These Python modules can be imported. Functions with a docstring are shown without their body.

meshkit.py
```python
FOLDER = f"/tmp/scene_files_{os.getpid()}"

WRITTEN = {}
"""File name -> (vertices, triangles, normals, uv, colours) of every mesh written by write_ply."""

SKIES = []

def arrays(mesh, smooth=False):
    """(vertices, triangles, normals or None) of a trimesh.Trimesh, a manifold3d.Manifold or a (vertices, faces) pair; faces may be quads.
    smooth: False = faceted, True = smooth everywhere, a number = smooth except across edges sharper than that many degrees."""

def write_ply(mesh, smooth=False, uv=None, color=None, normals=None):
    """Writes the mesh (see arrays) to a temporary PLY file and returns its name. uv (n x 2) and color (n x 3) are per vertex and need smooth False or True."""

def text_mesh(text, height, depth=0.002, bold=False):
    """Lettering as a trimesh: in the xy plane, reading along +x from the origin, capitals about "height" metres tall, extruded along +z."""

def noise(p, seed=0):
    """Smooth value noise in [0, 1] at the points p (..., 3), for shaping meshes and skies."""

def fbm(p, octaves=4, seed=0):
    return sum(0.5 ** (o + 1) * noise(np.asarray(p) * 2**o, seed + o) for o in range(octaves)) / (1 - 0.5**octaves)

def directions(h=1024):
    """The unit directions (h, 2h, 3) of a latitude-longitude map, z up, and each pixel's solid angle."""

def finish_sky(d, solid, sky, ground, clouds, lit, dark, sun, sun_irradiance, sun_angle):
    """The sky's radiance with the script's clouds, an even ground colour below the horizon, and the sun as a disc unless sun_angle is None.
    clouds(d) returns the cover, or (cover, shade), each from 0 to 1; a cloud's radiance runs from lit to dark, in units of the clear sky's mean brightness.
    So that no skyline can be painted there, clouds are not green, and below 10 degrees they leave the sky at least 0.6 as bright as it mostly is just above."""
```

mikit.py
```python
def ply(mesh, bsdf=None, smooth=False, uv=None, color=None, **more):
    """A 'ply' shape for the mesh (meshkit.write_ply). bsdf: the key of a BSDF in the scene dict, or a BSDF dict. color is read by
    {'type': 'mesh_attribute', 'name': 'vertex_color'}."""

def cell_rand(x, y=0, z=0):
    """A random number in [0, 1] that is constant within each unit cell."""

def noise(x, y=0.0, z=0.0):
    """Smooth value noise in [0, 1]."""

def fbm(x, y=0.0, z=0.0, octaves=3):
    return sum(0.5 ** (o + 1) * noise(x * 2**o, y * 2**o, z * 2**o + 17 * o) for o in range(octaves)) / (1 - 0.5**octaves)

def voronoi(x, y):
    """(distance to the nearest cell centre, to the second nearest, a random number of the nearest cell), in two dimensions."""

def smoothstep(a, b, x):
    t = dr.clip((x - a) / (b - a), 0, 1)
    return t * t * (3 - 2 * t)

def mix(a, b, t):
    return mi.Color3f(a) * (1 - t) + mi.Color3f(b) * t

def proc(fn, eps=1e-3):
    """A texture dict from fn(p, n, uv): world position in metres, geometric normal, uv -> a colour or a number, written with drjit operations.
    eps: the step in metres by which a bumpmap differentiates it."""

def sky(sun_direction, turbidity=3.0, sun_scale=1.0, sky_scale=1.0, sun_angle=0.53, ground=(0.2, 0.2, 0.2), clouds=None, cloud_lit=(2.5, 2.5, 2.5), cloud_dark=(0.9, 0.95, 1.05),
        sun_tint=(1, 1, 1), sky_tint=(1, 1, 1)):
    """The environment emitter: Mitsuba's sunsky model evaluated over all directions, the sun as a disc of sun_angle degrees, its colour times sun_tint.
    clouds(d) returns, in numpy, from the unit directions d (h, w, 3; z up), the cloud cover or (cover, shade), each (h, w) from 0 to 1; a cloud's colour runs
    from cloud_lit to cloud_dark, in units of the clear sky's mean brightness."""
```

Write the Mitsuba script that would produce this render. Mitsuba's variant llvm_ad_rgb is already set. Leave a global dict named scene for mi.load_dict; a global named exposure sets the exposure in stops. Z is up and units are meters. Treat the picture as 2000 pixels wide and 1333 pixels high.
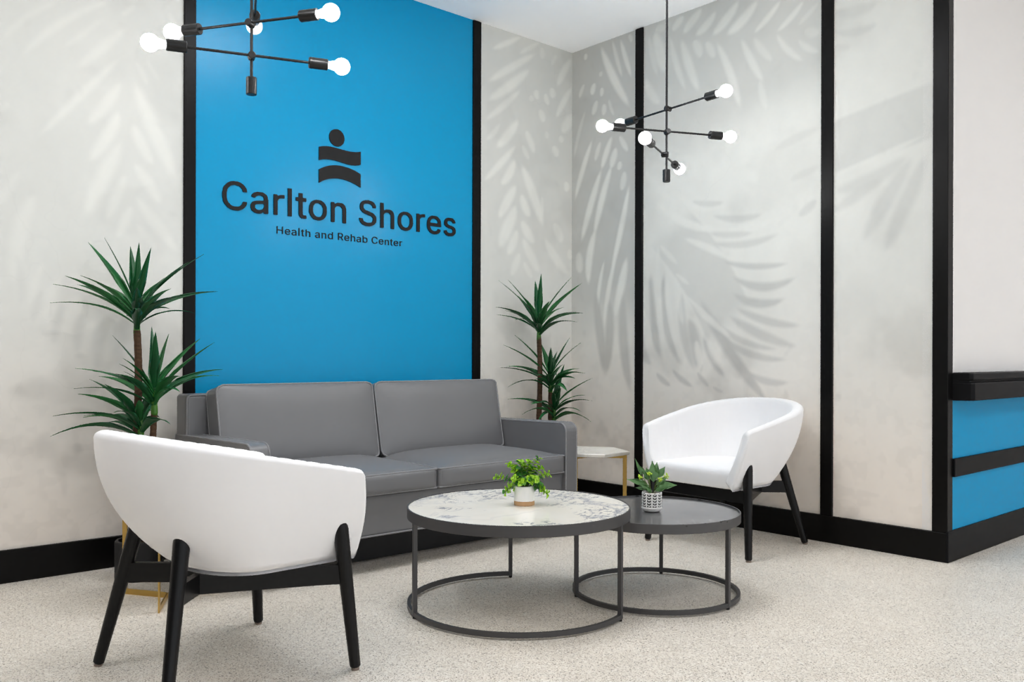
import math, random
import numpy as np, trimesh, mitsuba as mi, drjit as dr
import manifold3d as m3
import shapely
from shapely.geometry import Polygon, LineString
import mikit, meshkit
from mikit import proc, noise, fbm, voronoi, smoothstep, mix, cell_rand

T = mi.ScalarTransform4f
rng = np.random.default_rng(7)
random.seed(7)
scene, labels = {}, {}

# ------------------------------------------------------------------ camera, light, exposure
YAW, ROLL = 0.84602, 0.00261
CAM = np.array([-4.183, -4.1175, 0.95])
FWD = np.array([math.cos(YAW), math.sin(YAW), 0.0])
RGT = np.array([math.sin(YAW), -math.cos(YAW), 0.0])
UPV = np.array([0, 0, 1.0]) * math.cos(ROLL) - RGT * math.sin(ROLL)
scene['camera'] = {'type': 'perspective', 'fov': math.degrees(2 * math.atan(1000 / 1693.9)), 'fov_axis': 'x',
                   'principal_point_offset_x': 0.0, 'principal_point_offset_y': -(697.9 - 666.5) / 1333,
                   'near_clip': 0.05, 'far_clip': 100,
                   'to_world': T().look_at(origin=CAM.tolist(), target=(CAM + FWD).tolist(), up=UPV.tolist())}
SKY, PANEL, BULB = 0.86, 11.0, 46.0
exposure = 0.6  # stops
# overcast sky, lighting the room through the unseen open side behind the camera
scene['sky'] = {'type': 'constant', 'radiance': {'type': 'rgb', 'value': [SKY * 0.95, SKY * 1.0, SKY * 1.06]}}

# ------------------------------------------------------------------ helpers
used = {}
def key(name):
    """name, name_001, name_002 ..."""
    n = used.get(name, 0)
    used[name] = n + 1
    return name if n == 0 else f'{name}_{n:03d}'

def obj(name, mesh, m, parent=None, smooth=False, label=None, cat=None, group=None, kind=None, **kw):
    k = key(parent + '__' + name if parent else name)
    scene[k] = mikit.ply(mesh, m, smooth=smooth, **kw)
    d = {a: b for a, b in (('label', label), ('category', cat), ('group', group), ('kind', kind)) if b}
    if d:
        labels[k] = d
    return k

def thing(name, label, cat, group=None):
    k = key(name)
    labels[k] = {'label': label, 'category': cat}
    if group:
        labels[k]['group'] = group
    return k

def structure(name, label=None):
    k = key(name)
    labels[k] = {'kind': 'structure'}
    if label:
        labels[k]['label'] = label
    return k

def tm(man):
    m = man.to_mesh()
    return trimesh.Trimesh(m.vert_properties[:, :3], m.tri_verts, process=False)

def cat(*ms):
    return trimesh.util.concatenate(list(ms))

def box(x0, x1, y0, y1, z0, z1):
    b = trimesh.creation.box((x1 - x0, y1 - y0, z1 - z0))
    b.apply_translation(((x0 + x1) / 2, (y0 + y1) / 2, (z0 + z1) / 2))
    return b

def cbox(x0, x1, y0, y1, z0, z1, c=0.002):
    """box with chamfered edges"""
    p = []
    for sx, ex in ((1, x0), (-1, x1)):
        for sy, ey in ((1, y0), (-1, y1)):
            for sz, ez in ((1, z0), (-1, z1)):
                p += [(ex, ey + sy * c, ez + sz * c), (ex + sx * c, ey, ez + sz * c), (ex + sx * c, ey + sy * c, ez)]
    return tm(m3.Manifold.hull_points(np.array(p)))

def rbox(x0, x1, y0, y1, z0, z1, r, n=20):
    s = m3.Manifold.sphere(r, n)
    ms = [s.translate((x, y, z)) for x in (x0 + r, x1 - r) for y in (y0 + r, y1 - r) for z in (z0 + r, z1 - r)]
    return tm(m3.Manifold.batch_hull(ms))

def loft(rings, close_u=True, cap0=True, cap1=True):
    """mesh through rings (k, n, 3); rings closed around n"""
    rings = np.asarray(rings, float)
    k, n = rings.shape[:2]
    v = rings.reshape(-1, 3)
    i, j = np.meshgrid(np.arange(k - 1), np.arange(n if close_u else n - 1), indexing='ij')
    a, b = i * n + j, i * n + (j + 1) % n
    q = np.stack([a, b, b + n, a + n], -1).reshape(-1, 4)
    f = np.vstack([q[:, [0, 1, 2]], q[:, [0, 2, 3]]])
    vs, fs = [v], [f]
    if cap0:
        vs.append(rings[0].mean(0)[None]); c = len(v)
        fs.append(np.stack([np.full(n, c), (np.arange(n) + 1) % n, np.arange(n)], 1))
    if cap1:
        vs.append(rings[-1].mean(0)[None]); c = len(v) + int(cap0); o = (k - 1) * n
        fs.append(np.stack([np.full(n, c), o + np.arange(n), o + (np.arange(n) + 1) % n], 1))
    m = trimesh.Trimesh(np.vstack(vs), np.vstack(fs), process=False)
    m.fix_normals()
    return m

def tube(path, r, sides=10, closed=False, flat=None):
    """round tube along a path; r scalar or per point; flat=(a, b) makes it a rectangular bar of half sizes a across, b up"""
    p = np.asarray(path, float)
    n = len(p)
    t = (np.roll(p, -1, 0) - np.roll(p, 1, 0)) if closed else np.gradient(p, axis=0)
    t /= np.linalg.norm(t, axis=1, keepdims=True) + 1e-12
    ref = np.array([0, 0, 1.0]) if np.abs(t[:, 2]).max() < 0.95 else (np.array([1.0, 0, 0]) if np.abs(t[:, 0]).max() < 0.95 else np.array([0.3, 0.9, 0.1]))
    a = np.cross(t, ref); a /= np.linalg.norm(a, axis=1, keepdims=True) + 1e-12
    b = np.cross(a, t)
    if flat:
        prof = np.array([(-1, -1), (1, -1), (1, 1), (-1, 1)], float) * np.array(flat)
        rings = p[:, None] + prof[None, :, :1] * a[:, None] + prof[None, :, 1:] * b[:, None]
    else:
        th = np.arange(sides) * 2 * np.pi / sides
        rr = np.broadcast_to(r, (n,))[:, None, None]
        rings = p[:, None] + rr * (np.cos(th)[None, :, None] * a[:, None] + np.sin(th)[None, :, None] * b[:, None])
    if closed:
        rings = np.concatenate([rings, rings[:1]])
        return loft(rings, cap0=False, cap1=False)
    return loft(rings)

def lathe(profile, n=48):
    """profile of (r, z), revolved about z"""
    prof = np.asarray(profile, float)
    th = np.arange(n) * 2 * np.pi / n
    rings = np.stack([np.stack([r * np.cos(th), r * np.sin(th), np.full(n, z)], -1) for r, z in prof])
    return loft(rings)

def cyl(p0, p1, r, sides=20, c=0.0008):
    """cylinder from p0 to p1 with a small chamfer"""
    p0, p1 = np.asarray(p0, float), np.asarray(p1, float)
    d = p1 - p0; L = np.linalg.norm(d); d /= L
    m = lathe([(r - c, 0), (r, c), (r, L - c), (r - c, L)], sides)
    m.apply_transform(trimesh.geometry.align_vectors([0, 0, 1], d)); m.apply_translation(p0)
    return m

def prism(poly, z0, z1):
    m = trimesh.creation.extrude_polygon(poly, z1 - z0, engine='earcut')
    m.apply_translation((0, 0, z0))
    return m

def moved(m, loc=(0, 0, 0), rz=0.0, fr=None):
    m = m.copy()
    if rz:
        m.apply_transform(trimesh.transformations.rotation_matrix(rz, [0, 0, 1]))
    m.apply_translation(loc)
    return m

# ------------------------------------------------------------------ materials
def rgb(*c):
    """linear colour from sRGB 0..255"""
    c = np.array(c, float) / 255
    return np.where(c <= 0.04045, c / 12.92, ((c + 0.055) / 1.055) ** 2.4).tolist()

def mat(name, color, rough=0.5, spec=0.5, metallic=0.0, bump=None, bscale=0.0, two=True, **kw):
    base = {'type': 'rgb', 'value': color} if isinstance(color, (list, tuple)) else color
    b = {'type': 'principled', 'base_color': base, 'roughness': rough, 'metallic': metallic, **kw}
    if not metallic:
        b['specular'] = spec
    if bump is not None:
        b = {'type': 'bumpmap', 'arbitrary': bump, 'scale': bscale, 'bsdf': b}
    scene[name] = {'type': 'twosided', 'bsdf': b} if two else b
    return name

# the wallpaper is a printed mural: concrete plaster with soft palm fronds on it; it is described in wall metres (w along the wall, z up)
# strokes of the print: (w, z) of both ends, sag of the bow, width, tone (light > 0, grey < 0)
PANEL_LEFT = [(-3.154,2.496,-3.388,2.259,-0.018,0.025,0.5),(-2.946,2.553,-3.314,2.206,-0.029,0.029,0.65),(-2.972,2.47,-3.154,2.283,0.001,0.023,0.45),(-2.846,2.56,-2.906,2.495,0.004,0.021,0.5),(-2.879,2.453,-3.098,2.208,0.003,0.036,0.65),(-2.906,2.307,-3.249,1.88,-0.001,0.03,0.8),(-2.905,2.196,-3.054,1.967,0.009,0.042,0.9),(-2.912,2.062,-3.047,1.805,0.013,0.046,1.0),(-2.898,1.932,-3.062,1.552,-0.004,0.056,0.95),(-2.884,1.781,-2.969,1.555,0.002,0.038,0.8),(-2.845,2.3,-2.79,2.199,0.007,0.023,0.5),(-2.797,2.325,-2.734,2.232,-0.003,0.019,0.4),(-2.852,2.214,-2.648,1.771,-0.005,0.06,1.0),(-2.858,2.016,-2.761,1.834,-0.007,0.044,0.9),(-2.851,1.835,-2.726,1.653,0.006,0.044,0.9),(-2.693,2.565,-2.664,2.508,-0.002,0.024,0.4),(-3.313,1.733,-3.386,1.581,-0.002,0.031,0.5),(-3.353,2.01,-3.387,1.965,-0.004,0.022,0.4),(-2.857,1.64,-2.923,1.479,0.0,0.036,0.8),(-2.844,1.684,-2.64,1.433,-0.001,0.044,0.8),(-2.837,1.558,-2.746,1.438,0.001,0.033,0.5),(-3.254,1.652,-3.335,1.241,-0.024,0.054,0.8),(-3.224,1.353,-3.277,1.16,-0.004,0.029,0.7),(-3.152,1.318,-3.229,1.096,0.002,0.042,0.75),(-3.077,1.229,-3.157,1.011,-0.004,0.049,0.7),(-3.014,1.123,-3.064,0.931,-0.007,0.044,0.7),(-2.942,1.0,-2.968,0.89,-0.003,0.026,0.5),(-3.329,1.384,-3.311,1.152,0.014,0.029,-0.35),(-3.224,1.234,-3.262,1.082,-0.011,0.026,-0.5),(-3.145,1.185,-3.187,0.991,-0.002,0.033,-0.6),(-3.064,1.148,-3.089,0.958,-0.006,0.037,-0.65),(-2.975,1.124,-3.0,0.876,-0.013,0.045,-0.65),(-2.896,1.126,-2.902,0.875,-0.01,0.053,-0.55),(-2.76,1.131,-2.738,0.988,-0.003,0.042,-0.5)]
PANEL_MIDDLE = [(-0.466,3.001,-0.716,2.861,0.003,0.031,0.9),(-0.304,3.004,-0.486,2.886,-0.0,0.025,0.6),(-0.335,2.922,-0.753,2.646,-0.004,0.042,0.9),(-0.385,2.813,-0.752,2.532,0.01,0.054,1.0),(-0.465,2.663,-0.77,2.408,0.007,0.036,0.8),(-0.484,2.467,-0.677,2.253,0.01,0.055,1.0),(-0.503,2.303,-0.778,2.03,0.005,0.039,0.9),(-0.513,2.213,-0.638,2.025,0.016,0.05,1.0),(-0.639,2.417,-0.761,2.289,0.01,0.03,0.6),(-0.324,2.692,-0.323,2.624,-0.008,0.041,0.8),(-0.251,2.684,-0.219,2.607,-0.005,0.038,0.8),(-0.193,2.734,-0.188,2.659,0.008,0.048,0.8),(-0.385,2.642,-0.364,2.605,0.001,0.037,0.6),(-0.303,2.568,-0.261,2.486,0.005,0.048,0.8),(-0.424,2.412,-0.343,2.269,0.002,0.046,0.8),(-0.454,2.311,-0.393,2.224,-0.002,0.035,0.7),(-0.24,2.437,-0.234,2.385,0.003,0.032,0.5),(-0.005,2.968,-0.146,2.744,-0.006,0.045,0.9),(0.001,2.775,-0.155,2.535,-0.005,0.04,0.9),(0.002,2.596,-0.101,2.446,0.004,0.063,0.9),(-0.118,2.427,-0.088,2.385,-0.0,0.043,0.7),(-0.178,2.352,-0.138,2.278,0.003,0.049,0.8),(-0.146,2.958,-0.199,2.877,-0.002,0.026,0.4),(-0.283,2.979,-0.283,2.896,0.006,0.042,0.5),(-0.502,2.05,-0.656,1.813,0.0,0.059,1.0),(-0.502,1.925,-0.656,1.626,0.007,0.075,1.0),(-0.492,1.765,-0.579,1.589,0.006,0.054,0.9),(-0.471,1.62,-0.549,1.46,0.002,0.046,0.8),(-0.463,2.188,-0.264,1.795,0.013,0.066,1.0),(-0.463,1.996,-0.382,1.85,-0.008,0.055,0.9),(-0.462,1.827,-0.341,1.683,-0.006,0.058,0.9),(-0.452,1.717,-0.299,1.499,-0.002,0.058,0.9),(-0.441,1.563,-0.36,1.457,-0.002,0.038,0.7),(-0.258,1.735,-0.022,1.501,-0.016,0.058,0.8),(-0.174,1.842,-0.088,1.713,0.004,0.062,0.7),(-0.057,2.133,-0.056,2.056,0.007,0.044,0.8),(-0.024,1.68,-0.011,1.603,0.001,0.044,0.7),(-0.28,2.005,-0.274,1.862,-0.001,0.026,0.6)]
PANEL_CORNER = [(0.124,2.971,0.122,2.924,0.002,0.027,0.8),(0.258,2.985,0.515,2.524,-0.016,0.05,1.0),(0.359,2.996,0.448,2.729,-0.003,0.026,0.6),(0.427,2.984,0.524,2.711,-0.001,0.03,0.8),(0.5,2.994,0.524,2.936,0.003,0.025,0.5),(0.265,2.818,0.257,2.782,-0.0,0.027,0.5),(0.114,2.771,0.066,2.682,-0.004,0.028,0.6),(0.208,2.756,0.182,2.675,-0.004,0.038,0.9),(0.269,2.712,0.265,2.649,0.004,0.031,0.8),(0.229,2.638,0.188,2.541,0.0,0.038,0.8),(0.29,2.602,0.285,2.521,0.003,0.036,0.7),(0.33,2.623,0.38,2.501,-0.006,0.022,0.5),(0.125,2.592,0.019,2.289,-0.011,0.028,0.4),(0.189,2.389,0.026,2.001,-0.009,0.038,0.9),(0.361,2.379,0.266,2.172,-0.002,0.041,0.9),(0.261,2.361,0.21,2.234,-0.002,0.032,0.6),(0.42,2.368,0.497,2.251,-0.0,0.033,0.7),(0.396,2.299,0.352,2.165,-0.001,0.046,0.8),(0.43,2.204,0.416,2.145,0.003,0.035,0.7),(0.271,2.183,0.086,1.712,-0.007,0.047,1.0),(0.361,2.198,0.201,1.739,-0.01,0.046,1.0),(0.222,1.798,0.156,1.424,-0.025,0.053,1.0),(0.469,2.136,0.44,2.008,0.003,0.044,0.7),(0.508,2.043,0.354,1.486,0.006,0.039,1.0),(0.065,1.66,0.081,1.505,-0.003,0.058,0.6),(0.298,1.583,0.234,1.234,-0.013,0.027,0.9),(0.397,1.601,0.295,1.124,-0.016,0.034,1.0),(0.49,1.593,0.381,1.185,0.002,0.056,1.0),(0.211,1.39,0.305,0.819,0.003,0.067,-0.9),(0.345,1.338,0.311,0.819,0.014,0.066,-0.9),(0.462,1.376,0.528,0.71,-0.032,0.069,-0.9),(0.007,1.537,0.104,1.428,-0.005,0.033,-0.7),(-0.005,1.327,0.073,1.185,-0.018,0.036,-0.4)]
PANEL_WIDE = [(0.93,2.987,0.839,2.917,-0.002,0.042,0.8),(1.062,2.993,0.919,2.876,-0.001,0.047,0.9),(1.159,2.946,1.008,2.842,0.014,0.045,0.9),(1.313,2.961,1.127,2.809,0.011,0.05,1.0),(1.432,2.925,1.222,2.783,0.015,0.053,1.0),(1.574,2.881,1.403,2.746,0.008,0.031,0.9),(1.71,2.839,1.546,2.715,0.011,0.03,0.8),(1.797,2.804,1.674,2.711,0.0,0.025,0.4),(1.71,2.677,1.802,2.639,-0.003,0.045,0.4),(0.709,2.962,0.798,2.951,0.003,0.043,0.6),(0.661,2.943,0.734,2.668,-0.007,0.033,0.5),(0.709,2.957,0.793,2.673,-0.003,0.07,0.9),(0.827,2.887,0.943,2.536,-0.011,0.036,0.7),(0.908,2.856,1.042,2.504,-0.008,0.05,0.9),(0.997,2.822,1.053,2.7,0.008,0.048,0.7),(1.085,2.79,1.149,2.675,0.002,0.041,0.6),(1.159,2.769,1.325,2.337,0.014,0.042,0.8),(1.324,2.742,1.471,2.457,-0.006,0.038,0.7),(1.442,2.481,1.491,2.302,-0.004,0.036,0.5),(1.403,2.729,1.528,2.561,-0.008,0.036,0.5),(1.546,2.706,1.711,2.515,-0.016,0.03,0.6),(1.675,2.638,1.802,2.539,-0.011,0.029,0.5),(0.637,2.682,0.758,2.494,-0.02,0.05,0.6),(0.627,2.121,0.865,1.88,-0.02,0.044,0.6),(1.803,2.148,1.529,2.077,-0.005,0.044,-0.3),(1.804,1.948,1.623,1.896,-0.001,0.039,-0.3),(0.869,1.687,1.225,1.182,0.027,0.341,-0.5),(0.72,1.911,1.223,1.683,-0.054,0.043,1.0),(1.223,1.683,1.543,1.705,-0.021,0.041,0.8),(0.868,1.93,1.223,1.807,-0.033,0.046,0.7),(0.928,1.662,1.288,1.498,0.005,0.037,0.9),(0.986,1.875,1.223,1.839,-0.016,0.032,-0.5),(1.135,1.771,1.473,1.739,-0.024,0.036,-0.6),(1.113,1.671,1.413,1.644,-0.013,0.032,-0.5),(1.135,1.613,1.573,1.623,-0.034,0.037,-0.6),(1.202,1.501,1.631,1.457,-0.024,0.031,-0.8),(1.267,1.409,1.678,1.381,-0.057,0.044,-0.9),(1.267,1.317,1.612,1.269,-0.044,0.044,-0.9),(1.289,1.234,1.707,1.119,-0.026,0.04,-0.8),(1.246,1.19,1.67,1.009,-0.022,0.05,-0.8),(1.114,1.185,1.574,0.996,-0.045,0.032,-0.7),(1.159,1.091,1.632,0.94,-0.045,0.036,-0.8),(1.364,0.871,1.633,0.819,-0.025,0.036,-0.8),(1.046,1.301,1.476,0.723,-0.02,0.061,-1.0),(1.268,0.961,1.496,0.706,0.001,0.039,-0.9),(0.684,1.478,0.773,0.922,-0.038,0.063,-1.0),(0.784,1.471,0.907,0.903,-0.048,0.06,-0.9),(0.918,1.346,1.013,0.866,-0.033,0.053,-0.8),(0.965,1.19,1.024,0.876,0.022,0.074,-0.9),(1.069,1.074,1.226,0.833,-0.014,0.043,-0.9),(0.724,0.857,0.841,0.776,-0.007,0.033,-0.9),(0.847,0.879,1.002,0.776,-0.011,0.031,-0.9),(1.03,0.867,1.116,0.779,-0.004,0.026,-0.7),(1.138,0.784,1.215,0.754,-0.006,0.019,-0.5),(0.615,1.082,0.692,0.897,-0.029,0.05,-0.7),(0.658,1.44,0.686,0.961,-0.019,0.049,0.9),(0.74,1.651,0.786,1.0,-0.021,0.04,0.9),(0.808,1.498,0.931,0.913,-0.041,0.034,0.8),(0.869,1.445,0.93,1.134,-0.004,0.045,0.6),(0.746,1.641,0.893,1.502,0.0,0.029,0.6),(0.869,1.455,0.976,1.379,0.0,0.022,0.6),(0.941,1.325,1.268,1.071,-0.009,0.028,0.8),(1.0,1.246,1.279,1.053,-0.005,0.025,0.7),(1.021,1.056,1.07,0.867,-0.001,0.043,0.8),(1.103,1.055,1.225,0.879,-0.002,0.053,0.8),(1.788,1.777,1.678,1.697,0.003,0.042,-0.5)]
PANEL_NARROW = [(2.376,2.119,1.847,2.026,-0.002,0.261,-0.65),(1.871,1.806,2.266,1.926,-0.032,0.068,-0.65),(1.871,1.696,2.14,1.831,0.005,0.052,-0.6),(2.032,1.525,2.286,1.922,0.005,0.068,-0.7),(2.141,1.462,2.357,1.93,0.001,0.071,-0.7),(1.868,2.724,2.117,2.704,-0.019,0.055,-0.5),(1.88,2.621,2.117,2.603,-0.022,0.039,-0.45),(1.881,2.55,1.973,2.517,-0.002,0.029,-0.3),(1.871,1.884,2.342,2.009,-0.007,0.027,0.8)]

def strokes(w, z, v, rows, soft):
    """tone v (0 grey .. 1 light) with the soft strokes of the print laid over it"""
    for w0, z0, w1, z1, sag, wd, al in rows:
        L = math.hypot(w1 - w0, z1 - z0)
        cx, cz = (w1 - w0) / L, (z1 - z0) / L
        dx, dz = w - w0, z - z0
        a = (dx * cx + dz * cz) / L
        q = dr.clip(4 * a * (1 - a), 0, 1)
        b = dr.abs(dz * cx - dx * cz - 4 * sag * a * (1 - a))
        if wd > 0.25:                                              # a broad, even grey stroke of the print
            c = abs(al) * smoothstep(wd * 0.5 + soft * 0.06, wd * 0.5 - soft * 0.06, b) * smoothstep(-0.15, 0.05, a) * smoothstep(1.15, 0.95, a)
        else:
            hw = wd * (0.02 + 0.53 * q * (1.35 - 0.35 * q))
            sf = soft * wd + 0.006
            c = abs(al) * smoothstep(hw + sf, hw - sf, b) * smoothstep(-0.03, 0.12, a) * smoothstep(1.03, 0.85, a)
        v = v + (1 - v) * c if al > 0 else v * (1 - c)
    return v

def mix1(a, b, t):
    return a + (b - a) * t

def plaster(w, z):
    cl = fbm(w * 1.7, z * 1.7, 3.0, octaves=4)
    fine = fbm(w * 14, z * 9, 1.0, octaves=3)
    v = 1.0 + 0.10 * (cl - 0.5) + 0.05 * (fine - 0.5)
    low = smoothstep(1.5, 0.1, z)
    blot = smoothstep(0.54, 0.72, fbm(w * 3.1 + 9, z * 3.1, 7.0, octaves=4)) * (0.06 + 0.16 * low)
    wx, wz = w + 0.12 * (noise(w * 9, z * 9, 3) - 0.5), z + 0.12 * (noise(w * 9 + 5, z * 9, 8) - 0.5)
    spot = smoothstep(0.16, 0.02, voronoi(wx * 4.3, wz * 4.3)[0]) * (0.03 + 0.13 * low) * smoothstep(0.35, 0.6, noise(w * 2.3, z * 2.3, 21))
    line = smoothstep(0.012, 0.0, dr.abs(fbm(w * 3.7 + 3, z * 2.9, 13.0, octaves=4) - 0.5)) * smoothstep(0.5, 0.7, noise(w * 1.9 + 7, z * 1.9, 5)) * 0.025
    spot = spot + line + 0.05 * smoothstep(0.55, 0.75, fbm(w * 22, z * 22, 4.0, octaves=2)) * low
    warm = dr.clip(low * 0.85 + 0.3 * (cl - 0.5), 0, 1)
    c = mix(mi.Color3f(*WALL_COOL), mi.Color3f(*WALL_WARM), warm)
    return c * (v - blot - spot)

WALL_COOL, WALL_WARM = rgb(222, 222, 217), rgb(238, 228, 218)
D = math.radians
def mural(coord, rows, tone, grey, soft):
    """BSDF texture of one wallpaper panel: tone(w, z) is the print's ground, grey how much darker its grey is"""
    def fn(p, n, uv):
        w, z = coord(p), p.z
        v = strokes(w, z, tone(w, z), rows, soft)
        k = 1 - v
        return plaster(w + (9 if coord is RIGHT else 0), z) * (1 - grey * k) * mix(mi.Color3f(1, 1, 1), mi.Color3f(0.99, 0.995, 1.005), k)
    return proc(fn)
BACK, RIGHT = (lambda p: p.x), (lambda p: -p.y)
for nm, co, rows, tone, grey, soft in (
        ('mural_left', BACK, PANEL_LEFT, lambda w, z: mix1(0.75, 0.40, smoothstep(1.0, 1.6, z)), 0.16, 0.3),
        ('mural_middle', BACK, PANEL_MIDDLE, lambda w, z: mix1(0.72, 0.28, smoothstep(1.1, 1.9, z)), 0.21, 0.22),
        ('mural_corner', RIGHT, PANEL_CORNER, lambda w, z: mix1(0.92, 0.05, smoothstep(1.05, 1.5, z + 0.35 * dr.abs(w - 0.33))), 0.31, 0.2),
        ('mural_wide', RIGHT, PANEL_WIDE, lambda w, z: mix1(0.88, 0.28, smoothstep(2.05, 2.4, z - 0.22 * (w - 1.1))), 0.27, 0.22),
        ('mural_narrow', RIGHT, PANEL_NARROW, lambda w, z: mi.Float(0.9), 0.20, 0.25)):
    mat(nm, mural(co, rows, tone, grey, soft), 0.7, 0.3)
mat('white_paint', rgb(226, 223, 221), 0.6, 0.3)
mat('ceiling_paint', rgb(246, 247, 248), 0.9, 0.1)
mat('accent_blue', rgb(4, 143, 192), 0.26, 0.24)
mat('black_trim', rgb(11, 10, 10), 0.34, 0.14)
mat('black_rail', rgb(19, 19, 21), 0.42, 0.08)
mat('counter_blue', rgb(4, 143, 192), 0.35, 0.08)
mat('sign_black', rgb(18, 18, 19), 0.5, 0.25)

def floor_fn(p, n, uv):
    x, y = p.x, p.y
    big = fbm(x * 1.3, y * 1.3, 5.0, octaves=3)
    mid = fbm(x * 9, y * 9, 2.0, octaves=3)
    c = mix(mi.Color3f(*rgb(222, 214, 202)), mi.Color3f(*rgb(228, 222, 212)), big) * (0.95 + 0.12 * (mid - 0.5))
    wx = x + 0.004 * (noise(x * 120, y * 120) - 0.5)
    wy = y + 0.004 * (noise(x * 120, y * 120, 9) - 0.5)
    d1, _, r1 = voronoi(wx * 165, wy * 165)
    k1 = smoothstep(0.40, 0.22, d1) * dr.select(r1 > 0.58, 1.0, 0.0)
    c = mix(c, mix(mi.Color3f(*rgb(112, 100, 86)), mi.Color3f(*rgb(168, 152, 132)), (r1 - 0.58) / 0.42), k1 * 0.62)
    d2, _, r2 = voronoi(wx * 112 + 40, wy * 112)
    k2 = smoothstep(0.34, 0.2, d2) * dr.select(r2 > 0.84, 1.0, 0.0)
    c = mix(c, mi.Color3f(*rgb(96, 88, 78)), k2 * 0.75)
    d3, _, r3 = voronoi(wx * 210 + 11, wy * 210)
    k3 = smoothstep(0.5, 0.25, d3) * dr.select(r3 > 0.6, 1.0, 0.0)
    c = mix(c, mi.Color3f(*rgb(150, 138, 122)), k3 * 0.55)
    d4, _, r4 = voronoi(wx * 80 + 3, wy * 80 + 8)
    k4 = smoothstep(0.42, 0.25, d4) * dr.select(r4 > 0.75, 1.0, 0.0)
    return mix(c, mi.Color3f(*rgb(238, 233, 224)), k4 * 0.6)
mat('terrazzo', proc(floor_fn), 0.42, 0.35)

def weave_fn(p, n, uv):
    return 0.5 + 0.5 * fbm(p.x * 260, p.y * 260, p.z * 260, octaves=2)
mat('sofa_grey', rgb(103, 103, 105), 0.42, 0.7, bump=proc(weave_fn, 4e-4), bscale=0.0004)
mat('sofa_piping_lit', rgb(124, 124, 126), 0.45, 0.4)  # lighter than the fabric, standing in for the highlight along the piping
mat('sofa_dark', rgb(30, 30, 31), 0.7, 0.2)
mat('chair_white', rgb(236, 235, 236), 0.55, 0.35)
mat('chair_black', rgb(11, 11, 12), 0.34, 0.25)
mat('glide', rgb(120, 105, 95), 0.4, 0.5)

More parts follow.
